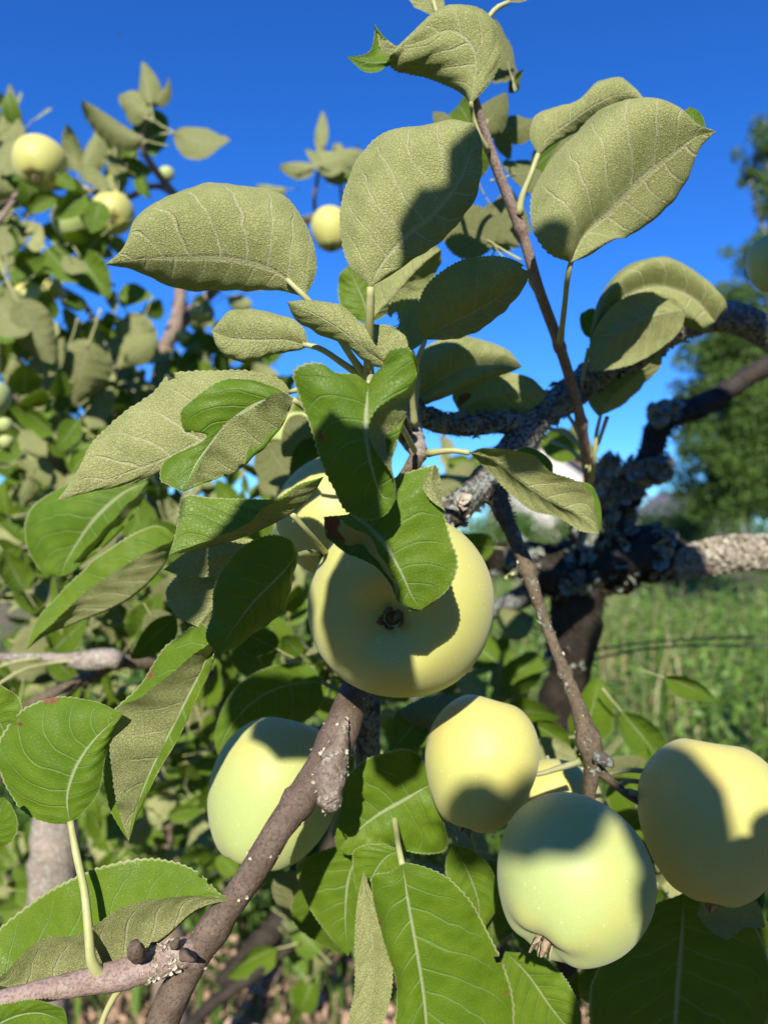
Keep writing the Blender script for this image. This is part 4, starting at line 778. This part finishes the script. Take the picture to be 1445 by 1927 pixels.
# leaves around the shoot, softer
for q in [(852, 250, 822, 180, 46, 'u', .9), (885, 235, 850, 170, 46, 't', 1), (905, 250, 955, 170, 44, 'u', 1.3), (945, 245, 1030, 215, 48, 'u', 1.1), (960, 330, 1055, 285, 48, 'u', 1.1), (940, 240, 965, 300, 50, 'u', 1),
          (905, 260, 878, 350, 43, 't', 1.3), (930, 460, 815, 380, 44, 'u', 1.3), (925, 455, 870, 360, 46, 'u', 1), (920, 380, 985, 460, 47, 'u', 1.2), (930, 470, 960, 350, 49, 'u', 1.2), (1000, 320, 1060, 265, 50, 't', .9), (885, 440, 850, 470, 52, 't', 1),
          (958, 130, 935, 15, 44, 'u', .7), (965, 150, 972, 75, 44, 'u', .7), (960, 165, 985, 130, 45, 't', .8), (1020, 330, 1095, 230, 50, 'u', .8), (970, 380, 1000, 440, 48, 'u', .9),
          (1250, 1275, 1350, 1300, 60, 't', .8), (1170, 1340, 1250, 1430, 60, 't', 1.0), (810, 930, 905, 880, 60, 'u', 1.5), (930, 1030, 830, 1010, 70, 't', 1.2), (1110, 870, 1075, 800, 60, 'u', 1.0), (1090, 850, 1010, 820, 60, 't', 1.2),
          (1000, 1180, 930, 1150, 75, 'u', 1.4), (940, 1250, 860, 1190, 80, 't', 1.3), (1010, 1230, 950, 1290, 75, 't', 1), (880, 1350, 740, 1340, 42, 'u', 1), (800, 1340, 735, 1420, 44, 't', 1.1),
          (640, 840, 560, 960, 45, 't', 1.4), (500, 830, 560, 930, 48, 'u', 1.4), (590, 800, 530, 860, 44, 'u', 1.4), (450, 1180, 520, 1290, 50, 't', 1.2), (330, 1160, 250, 1230, 48, 't', 1.1), (280, 1150, 340, 1260, 52, 'u', .9),
          (520, 1220, 440, 1160, 48, 't', 1.3), (1130, 1460, 1230, 1440, 44, 'u', .8), (1180, 1560, 1230, 1480, 44, 't', .9), (900, 1620, 930, 1780, 42, 't', 1.2), (860, 1700, 900, 1840, 42, 't', 1.2), (1090, 1830, 1010, 1880, 44, 't', 1.1),
          (580, 1660, 640, 1790, 44, 't', 1.2), (560, 1640, 560, 1760, 46, 'u', 1.1), (1380, 1720, 1470, 1830, 42, 't', 1.2), (1230, 1720, 1150, 1800, 46, 't', 1.2), (1000, 1360, 1070, 1400, 50, 't', 1)]:
    small_leaf(T, q[0], q[1], q[2], q[3], q[4], q[5], dd=random.uniform(-1, 2), width=q[6], tilt=(random.uniform(-.4, .4), random.uniform(-.5, .3)))
tb_, _, _ = tube('bud', [P(963, 175, 45), P(962, 140, 44.5), P(950, 150, 44.5)], [.002, .0025, .001], M_TWIG, T, seg=10, step=.002, rough=.2, rscale=300)
for L in ([(1105, 880, 47.5), (1070, 845, 49), (1035, 830, 50)], [(1102, 860, 47), (1080, 800, 48), (1060, 770, 49)], [(1100, 850, 47), (1060, 815, 49), (1030, 805, 50)], [(1107, 890, 48), (1130, 820, 47), (1142, 785, 46)], [(1085, 770, 44), (1098, 700, 43.5), (1108, 655, 43)],
          [(990, 510, 38), (1000, 535, 38), (1012, 552, 38.4)], [(1130, 1462, 36), (1175, 1450, 37), (1225, 1452, 38)], [(1150, 1480, 36), (1185, 1470, 37), (1215, 1474, 38)],
          [(748, 790, 29), (765, 820, 31), (780, 848, 34.5)], [(845, 1560, 42), (870, 1620, 42), (900, 1700, 42)], [(965, 1080, 39), (955, 1085, 40), (950, 1090, 40)]):
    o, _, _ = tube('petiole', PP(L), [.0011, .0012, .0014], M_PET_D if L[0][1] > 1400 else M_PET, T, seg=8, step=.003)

# ---- unseen leaves added around the camera to cast shade and cut sky fill
def toward_sun(x, y, d, s): return P(x, y, d) + SUN * s
mats = []
def shade(x, y, d, s, size, ang, wd=1.25):      # a leaf whose shade falls where the photograph shows shade
    c = toward_sun(x, y, d, s); yd = (CR * math.cos(ang) + (SUN.cross(CR)).normalized() * math.sin(ang)).normalized()
    for fx in (0, .5, 1):
        e_ = c + yd * size * (fx - .5) - CAM; z_ = e_.dot(CF)
        if z_ > -.02 and abs(e_.dot(CR)) < z_ * .6 + .05 and abs(e_.dot(CU)) < z_ * .75 + .05: print('caster in view', x, y, d, s, z_); return
    mats.append(leaf_matrix(c - yd * size * .5, c + yd * size * .5, SUN + Vector((.1, .05, .05)), wd))
# shade on the front apples, the big apple and the leaves of the lower right
for (x, y, d, s, size, ang) in [(1065, 1500, 29, .95, .055, .3), (965, 1530, 29, .9, .040, 2.4), (1235, 1680, 29, .85, .032, 1.2), (1252, 1520, 32, .9, .075, 1.4), (1425, 1560, 32, .60, .02, 1.0),
                                (1400, 1690, 32, .6, .02, 2.6), (920, 1545, 33, .95, .045, .2), (1270, 1820, 37, .5, .06, 3.14), (1300, 1800, 37, .45, .07, 1), (1380, 1860, 37, .5, .07, 2), (1250, 1880, 37, .55, .07, .5), (1340, 1900, 37, .5, .07, .5),
                                (1200, 1000, 72, .8, .1, 2), (1180, 900, 72, .9, .1, .4), (1240, 1060, 72, .95, .1, 2.2), (1170, 960, 72, .75, .1, 2.2),
                                (950, 800, 42, .6, .06, .3), (1400, 600, 51, .6, .06, 1), (1340, 780, 72, .8, .1, 0), (1230, 820, 71, .8, .09, 0), (1000, 930, 40, .5, .06, 1)]:
    shade(x, y, d, s, size, ang)
rc = random.Random(31); cen = Vector((0, .45, 1.42)); k_ = 0
while k_ < 2600:
    q = Vector((rc.gauss(0, 1), rc.gauss(0, 1), rc.gauss(0, 1))).normalized() * rc.uniform(.75, 1.5); p = Vector((0, .1, 1.5)) + q
    if p.z < .9: continue
    rel = p - CAM; zf = rel.dot(CF)
    if zf > 0 and abs(rel.dot(CR)) < zf * .72 + .34 and abs(rel.dot(CU)) < zf * .95 + .34: continue
    bad = False
    for t_ in range(2, 34):
        e_ = p - SUN * (t_ * .08) - CAM; ze = e_.dot(CF)
        if ze > .12 and e_.z > -1.4 and abs(e_.dot(CR)) < ze * .60 + .03 and abs(e_.dot(CU)) < ze * .78 + .03 and ze < 2.0: bad = True; break
    if bad: continue
    k_ += 1; y_ = Vector((rc.gauss(0, 1), rc.gauss(0, 1), rc.gauss(0, 1))).normalized(); n_ = Vector((rc.gauss(0, .6), rc.gauss(0, .6), 1)).normalized()
    mats.append(leaf_matrix(p, p + y_ * .085, n_, 1.3))
for q_ in [(702, 1215, 28, .34, .058, 1.5, .95), (668, 1090, 28, .36, .055, 1.5, 1.15), (720, 1030, 28, .33, .04, .6, 1.2), (470, 1120, 28.5, .42, .075, 1.3, 1.1), (445, 1180, 28.5, .45, .05, .6, 1.1), (330, 1100, 32, .5, .05, .5, 1.2), (880, 600, 33, .45, .06, .5, 1.1), (930, 545, 33, .5, .05, .5, 1.1),
           (1420, 500, 34, .4, .06, 1.5, 1.2), (1300, 1780, 37, .4, .12, 1, 1.3), (1400, 1850, 37, .42, .12, 1, 1.3), (1230, 1870, 37, .44, .11, 1, 1.3), (1330, 1910, 37, .46, .12, 0, 1.3), (620, 1690, 38, .4, .06, 1.2, 1.2), (890, 1660, 37, .4, .05, .5, 1.2),
            ]: shade(*q_)
SHADE_MATS = list(mats)
leaf_mass('foliage', mats, T, 'unseen leaves added around the viewpoint to cast shade into the view', stalks=False) if mats else None

# ================================================================== APPLE TREE BEHIND AT LEFT
B = empty('apple_tree', Vector((-.46, 1.65, 0))); tag(B, 'blurred apple tree behind at left with leafy upright shoots, brown limbs and small yellow apples', 'tree')
def bbr(name, L, r, mat, label=None, **k):
    k.setdefault('seg', 12); k.setdefault('step', .01)
    o, C, rr = tube(name, PP(L), [q / 100 for q in r], mat, B, **k)
    if label: o['label'] = label
    return o
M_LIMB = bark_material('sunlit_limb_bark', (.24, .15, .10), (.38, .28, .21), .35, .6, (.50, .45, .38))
bbr('trunk', [(342, 440, 138), (340, 500, 138), (337, 580, 137), (318, 640, 136), (300, 700, 135), (292, 780, 136), (290, 900, 140), (300, 1100, 150), (310, 1500, 160), (330, 2300, 165)], [.8, 1.2, 1.35, 1.7, 2.6, 3.0, 3.2, 3.4, 4, 5], M_LIMB, 'upright brown trunk seen against the sky', rough=.15, rscale=40)
bbr('limb', [(308, 655, 136), (350, 600, 134), (400, 550, 132), (455, 500, 130), (520, 450, 130), (600, 405, 130)], [1.3, 1.1, .9, .7, .6, .5], M_LIMB, rough=.12, rscale=60)
bbr('limb', [(150, 1000, 120), (120, 900, 112), (85, 845, 105), (50, 790, 102), (10, 740, 100), (-60, 700, 100)], [1.3, 1.2, 1.15, 1.2, .9, .9], M_LIMB, rough=.2, rscale=50)
bbr('limb', [(-60, 1062, 95), (0, 1066, 95), (50, 1050, 96), (150, 1030, 98), (280, 1020, 100), (400, 1010, 104)], [1.4, 1.5, 1.4, 1.2, 1.1, 1.0], M_GREY, rough=.2, rscale=50)
bbr('limb', [(-40, 395, 100), (20, 375, 99), (70, 358, 98), (140, 350, 98), (230, 375, 99), (290, 350, 100), (330, 368, 104), (345, 440, 130)], [.5, .5, .45, .4, .4, .6, .7, .8], M_LIMB)
bbr('limb', [(-40, 460, 96), (0, 415, 96), (35, 370, 97), (60, 358, 98)], [.35, .35, .3, .3], M_SHOOT)
bbr('shoot', [(330, 368, 104), (300, 330, 100), (272, 285, 96), (268, 262, 95), (278, 225, 94), (284, 185, 94)], [.6, .5, .45, .42, .3, .18], M_SHOOT, 'uppermost leafy shoot at upper left')
bbr('twig', [(290, 790, 130), (247, 740, 118), (215, 690, 115), (190, 630, 115), (160, 575, 116), (120, 545, 118), (60, 530, 120)], [.6, .35, .35, .5, .5, .4, .3], M_OLD)
bbr('twig', [(600, 405, 130), (592, 370, 118), (600, 320, 116), (603, 262, 115)], [.4, .32, .3, .2], M_SHOOT); bbr('twig', [(648, 420, 118), (643, 370, 116), (638, 325, 114)], [.3, .3, .2], M_SHOOT)
bbr('twig', [(570, 412, 125), (610, 408, 122), (645, 415, 120)], [.5, .8, .3], M_OLD)
bbr('limb', [(-60, 1236, 62), (0, 1237, 62), (80, 1238, 62), (170, 1242, 62), (210, 1238, 62), (228, 1245, 62)], [.35, .35, .35, .5, 1.0, .7], M_GREY, 'pinkish grey spur end pointing right at lower left', rough=.2, rscale=90)
bbr('limb', [(40, 1335, 66), (110, 1300, 66), (180, 1270, 65), (222, 1246, 64), (290, 1250, 66), (400, 1270, 72)], [.5, .5, .55, .6, .4, .4], M_BARK)
bbr('limb', [(95, 1440, 78), (100, 1520, 77), (104, 1590, 76), (100, 1660, 76), (95, 1750, 78), (90, 1950, 82)], [2.0, 2.3, 2.5, 2.3, 2.2, 2.4], M_GREY, 'thick pale pinkish upright limb, out of focus, behind the yellow petiole', seg=20, rough=.2, rscale=45)
bbr('limb', [(120, 1330, 80), (135, 1280, 82), (130, 1240, 84)], [1.6, 1.5, 1.3], M_GREY, rough=.2, rscale=45)
bbr('limb', [(330, 1960, 95), (400, 1890, 95), (470, 1840, 96), (560, 1770, 98), (640, 1730, 100)], [.8, .9, .8, .7, .6], M_SHADED, rough=.25, rscale=45)
bbr('limb', [(420, 1850, 120), (520, 1740, 120), (590, 1660, 120), (640, 1560, 122)], [1.6, 1.8, 1.5, 1.3], M_SHADED, rough=.25, rscale=45)
for L in ([(-20, 1300, 58), (40, 1262, 59), (110, 1246, 61), (190, 1242, 62)], [(-20, 1262, 58), (30, 1245, 59), (80, 1238, 60)]): bbr('petiole', L, [.10, .12, .14], M_PET, seg=8)
bbr('petiole', [(268, 272, 95), (295, 255, 95), (330, 250, 95)], [.16, .14, .12], M_PET, seg=8)

BL = []
named = [(283, 192, 262, 92, 92, 'u', 1.15), (278, 215, 196, 138, 92, 'u', 1.15), (284, 195, 334, 152, 93, 'u', 1.15), (268, 262, 148, 213, 92, 'u', 1.1), (328, 248, 452, 296, 92, 'u', 1.25), (282, 205, 292, 305, 97, 't', 1.7), (270, 285, 310, 205, 98, 'u', 1.2),
         (222, 330, 215, 222, 97, 'u', 1.0), (160, 320, 180, 220, 98, 'u', 1.1), (145, 320, 128, 235, 99, 'u', 1.0), (245, 310, 262, 250, 97, 't', 1.2), (220, 310, 290, 325, 96, 't', 1.3), (265, 335, 280, 370, 96, 't', 1.3), (130, 340, 190, 400, 95, 't', 1.2), (150, 310, 205, 345, 95, 'u', 1.0), (240, 320, 200, 290, 95, 'u', 1.1),
         (190, 380, 175, 445, 92, 't', 1.6), (160, 370, 100, 420, 94, 't', 1.4), (110, 330, 150, 365, 94, 't', 1.3), (60, 400, 110, 360, 95, 't', 1.2), (200, 380, 235, 350, 98, 'u', 1.2),
         (592, 315, 524, 326, 112, 'u', 1.2), (645, 320, 574, 278, 112, 'u', 1.2), (600, 315, 700, 300, 112, 'u', 1.3), (640, 300, 638, 252, 114, 'u', 1.1), (600, 280, 603, 198, 114, 'u', .9), (640, 320, 690, 280, 116, 'u', 1.2), (650, 330, 705, 330, 113, 't', 1.2), (540, 355, 480, 342, 116, 'u', 1.0),
         (0, 330, 20, 200, 100, 'u', 1.2), (-20, 300, 30, 180, 104, 'u', 1), (0, 260, 12, 150, 104, 'u', .9), (-10, 420, 45, 440, 96, 'u', 1.5), (60, 700, 140, 640, 92, 'u', 1.4), (170, 640, 110, 770, 92, 'u', 1.5), (130, 650, 70, 760, 94, 'u', 1.4), (270, 600, 215, 690, 100, 'u', 1.3), (240, 590, 290, 690, 102, 'u', 1.5),
         (225, 560, 290, 560, 103, 't', 1.5), (30, 560, 80, 680, 88, 'u', 1.5), (-10, 560, 60, 660, 90, 'u', 1.3), (10, 480, -10, 420, 90, 'u', 1.8), (90, 470, 160, 540, 96, 't', 1.3), (150, 480, 210, 560, 97, 't', 1.6), (120, 480, 170, 530, 94, 'u', 1.2), (60, 900, 20, 960, 90, 'u', 1.2), (150, 790, 110, 850, 90, 't', 1.3),
         (430, 560, 480, 580, 120, 'u', 1.2), (450, 520, 500, 540, 122, 'u', 1.2), (470, 640, 500, 700, 122, 'u', .8), (400, 600, 380, 560, 120, 'u', 1), (380, 520, 400, 470, 118, 't', .9)]
for q in named:
    small_leaf(B, *q[:6], dd=random.uniform(-1.5, 1.5), width=q[6] * .76, tilt=(random.uniform(-.3, .3), random.uniform(-.6, .1))); BL.append(q)
# clusters: centre, spread, count, depth range, share of undersides
clus = [((150, 440), 60, 14, (96, 120), .5), ((60, 520), 70, 30, (95, 135), .6), ((30, 640), 60, 30, (92, 135), .5), ((120, 700), 75, 46, (95, 140), .5), ((60, 820), 80, 46, (90, 140), .45), ((200, 720), 60, 34, (105, 150), .5), ((230, 640), 35, 12, (105, 140), .5),
        ((170, 850), 80, 40, (95, 150), .4), ((60, 980), 90, 50, (85, 140), .45), ((250, 950), 110, 54, (90, 150), .4), ((90, 1130), 110, 50, (75, 130), .45), ((280, 1120), 110, 56, (75, 140), .4), ((430, 1000), 120, 46, (80, 150), .4), ((480, 1180), 110, 50, (75, 140), .35),
        ((360, 1330), 100, 70, (80, 150), .3), ((200, 1250), 90, 30, (75, 130), .35), ((60, 1320), 70, 26, (75, 120), .4), ((330, 1480), 90, 60, (90, 160), .25), ((230, 1600), 80, 36, (95, 160), .25), ((40, 1650), 60, 20, (85, 130), .25), ((450, 1620), 60, 26, (100, 160), .25), ((430, 680), 50, 14, (115, 150), .5),
        ((350, 690), 60, 22, (125, 150), .5), ((480, 760), 60, 26, (115, 150), .5), ((20, 240), 30, 10, (100, 130), .7), ((10, 380), 40, 16, (95, 130), .6), ((230, 300), 25, 4, (96, 104), .6), ((620, 310), 28, 3, (112, 120), .7), ((560, 880), 60, 18, (80, 120), .4), ((700, 1330), 80, 18, (70, 110), .3),
        ((860, 900), 60, 8, (90, 140), .5), ((400, 560), 60, 9, (120, 150), .5), ((880, 1230), 60, 14, (85, 120), .3), ((620, 1250), 60, 18, (60, 100), .25), ((760, 1500), 90, 24, (60, 100), .2), ((880, 1700), 120, 30, (55, 90), .2), ((1180, 1650), 80, 20, (50, 80), .2), ((600, 1800), 60, 8, (90, 120), .2), ((960, 1350), 40, 6, (70, 90), .3), ((1080, 1430), 50, 8, (60, 80), .2)]
items = []
for (cx, cy), s, n, (d0, d1), fu in clus:
    for _ in range(int(n * 1.7)):
        x, y, d = cx + random.gauss(0, s * .6), cy + random.gauss(0, s * .6), random.uniform(d0, d1)
        a = random.gauss(math.pi / 2, 1.3); L = random.uniform(3.2, 5.8) / d * F
        items.append((d, (x, y, x + math.cos(a) * L, y - math.sin(a) * L, d, 'u' if random.random() < fu else 't')))
items.sort(key=lambda q: q[0]); room = 100 - len(named); mass = []
pick = [q for q in items if q[1][0] < 520][:room]
for q in items:
    if q in pick: small_leaf(B, *q[1], dd=random.uniform(-2.5, 2.5), width=random.uniform(.75, 1.2), tilt=(random.uniform(-1.2, 1.2), random.uniform(-1.5, .5)))
    else:
        x, y, x2, y2, d, f = q[1]; n = (-CF if f == 't' else CF) + CR * random.uniform(-1.3, 1.3) + CU * random.uniform(-1.6, .6)
        mass.append(leaf_matrix(P(x, y, d), P(x2, y2, d + random.uniform(-3, 3)), n, random.uniform(.9, 1.4)))
leaf_mass('foliage', mass, B, 'many smaller blurred leaves of the tree behind')

# ================================================================== APPLES
g1 = 'apples hanging on the near branches'; g2 = 'small blurred apples on the tree behind'
apple(751, 1140, 31.5, 178, M_APPLE, (-.14, -.10, 1), 'largest yellow apple at the centre with its dark calyx end facing the viewer', tall=.86, taper=.05, group=g1, seed=1, sepal=.75, smat=M_SEPAL_D, dip=.34)
apple(638, 978, 41, 122, M_APPLE, (.1, -.6, .6), 'pale yellow apple mostly hidden behind the shiny green centre leaf', group=g1, seed=2)
apple(560, 830, 52, 56, M_APPLEG, (.1, -.9, .3), 'dim green apple high behind the leaves, left of the glossy centre leaf', group=g1, seed=12)
apple(514, 1492, 38, 125, M_APPLEG, (-.25, -.85, .35), 'pale green apple behind the smooth brown branch', group=g1, tall=1.15, taper=.12, seed=3, stem=[(600, 1370, 40), (640, 1330, 40)])
apple(903, 1438, 35, 112, M_APPLE, (-.25, -.9, .25), 'tall yellow apple hanging just right of the sunlit middle leaf', group=g1, tall=1.16, taper=.22, seed=4, stem=[(1000, 1456, 35.5), (1050, 1446, 35.4), (1092, 1432, 35.3)])
apple(1042, 1520, 42, 92, M_APPLE, (0, -.8, .5), 'apple almost hidden behind the front apple, only its top showing', group=g1, seed=5)
apple(1075, 1655, 30, 150, M_APPLEG, (-.50, -.60, .50), 'round front apple at the bottom with dry brown sepals at its lower left', group=g1, tall=.98, taper=.10, seed=6, sepal=1.05, lobes=.018)
apple(1338, 1545, 34, 138, M_APPLE, (-.12, -1, .25), 'apple at the right edge dappled with patches of sun', group=g1, tall=1.12, taper=.16, seed=7, stem=[(1240, 1500, 35), (1180, 1490, 35)])
apple(1466, 495, 42, 60, M_APPLEG, (0, -1, .1), 'shaded apple cut by the right edge above the lichen limb', group=g1, seed=30)
apple(-16, 750, 70, 36, M_APPLEG, (.2, -.9, .2), 'dark shaded apple cut by the left edge', group=g2, seed=20)
apple(75, 308, 95, 50, M_APPLE, (.05, -.75, .45), 'highest yellow apple at the left edge of the sky', group=g2, seed=8, tall=.98)
apple(212, 402, 97, 41, M_APPLE, (.2, -.6, .6), 'orange yellow apple partly behind a green leaf below the top left apple', group=g2, seed=9)
apple(140, 418, 99, 42, M_APPLEG, (0, -1, .1), 'shaded green apple between the two lit apples at upper left', group=g2, seed=10)
apple(622, 432, 106, 38, M_APPLE, (.1, -1, .1), 'small yellow apple against the sky left of the upright leaf', group=g2, seed=11, tall=1.12)
apple(60, 570, 100, 38, M_APPLE, (0, -1, .1), 'yellow apple in the leaves at the left edge below the pale leaf', group=g2, seed=13)
apple(100, 545, 108, 20, M_APPLE, (0, -1, .1), 'tiny yellow apple touching a dark twig at left', group=g2, seed=14)
apple(380, 515, 120, 20, M_APPLE, (0, -1, .1), 'small half lit apple right of the upright trunk', group=g2, seed=15, tall=1.2)
apple(378, 590, 122, 20, M_APPLE, (.3, -1, .1), 'small yellow apple under the side limb right of the trunk', group=g2, seed=16)
apple(340, 635, 124, 12, M_APPLE, (0, -1, .1), 'tiny apple against the trunk where the side limb forks off', group=g2, seed=17)
apple(314, 328, 112, 15, M_APPLEG, (0, -1, .1), 'tiny green apple against the sky beside the top shoot', group=g2, seed=18)
apple(10, 800, 85, 15, M_APPLEG, (0, -1, .1), 'upper of the little green fruits at the left edge', group=g2, seed=21)
apple(12, 832, 85, 14, M_APPLEG, (0, -1, .1), 'lower of the little green fruits at the left edge', group=g2, seed=22)
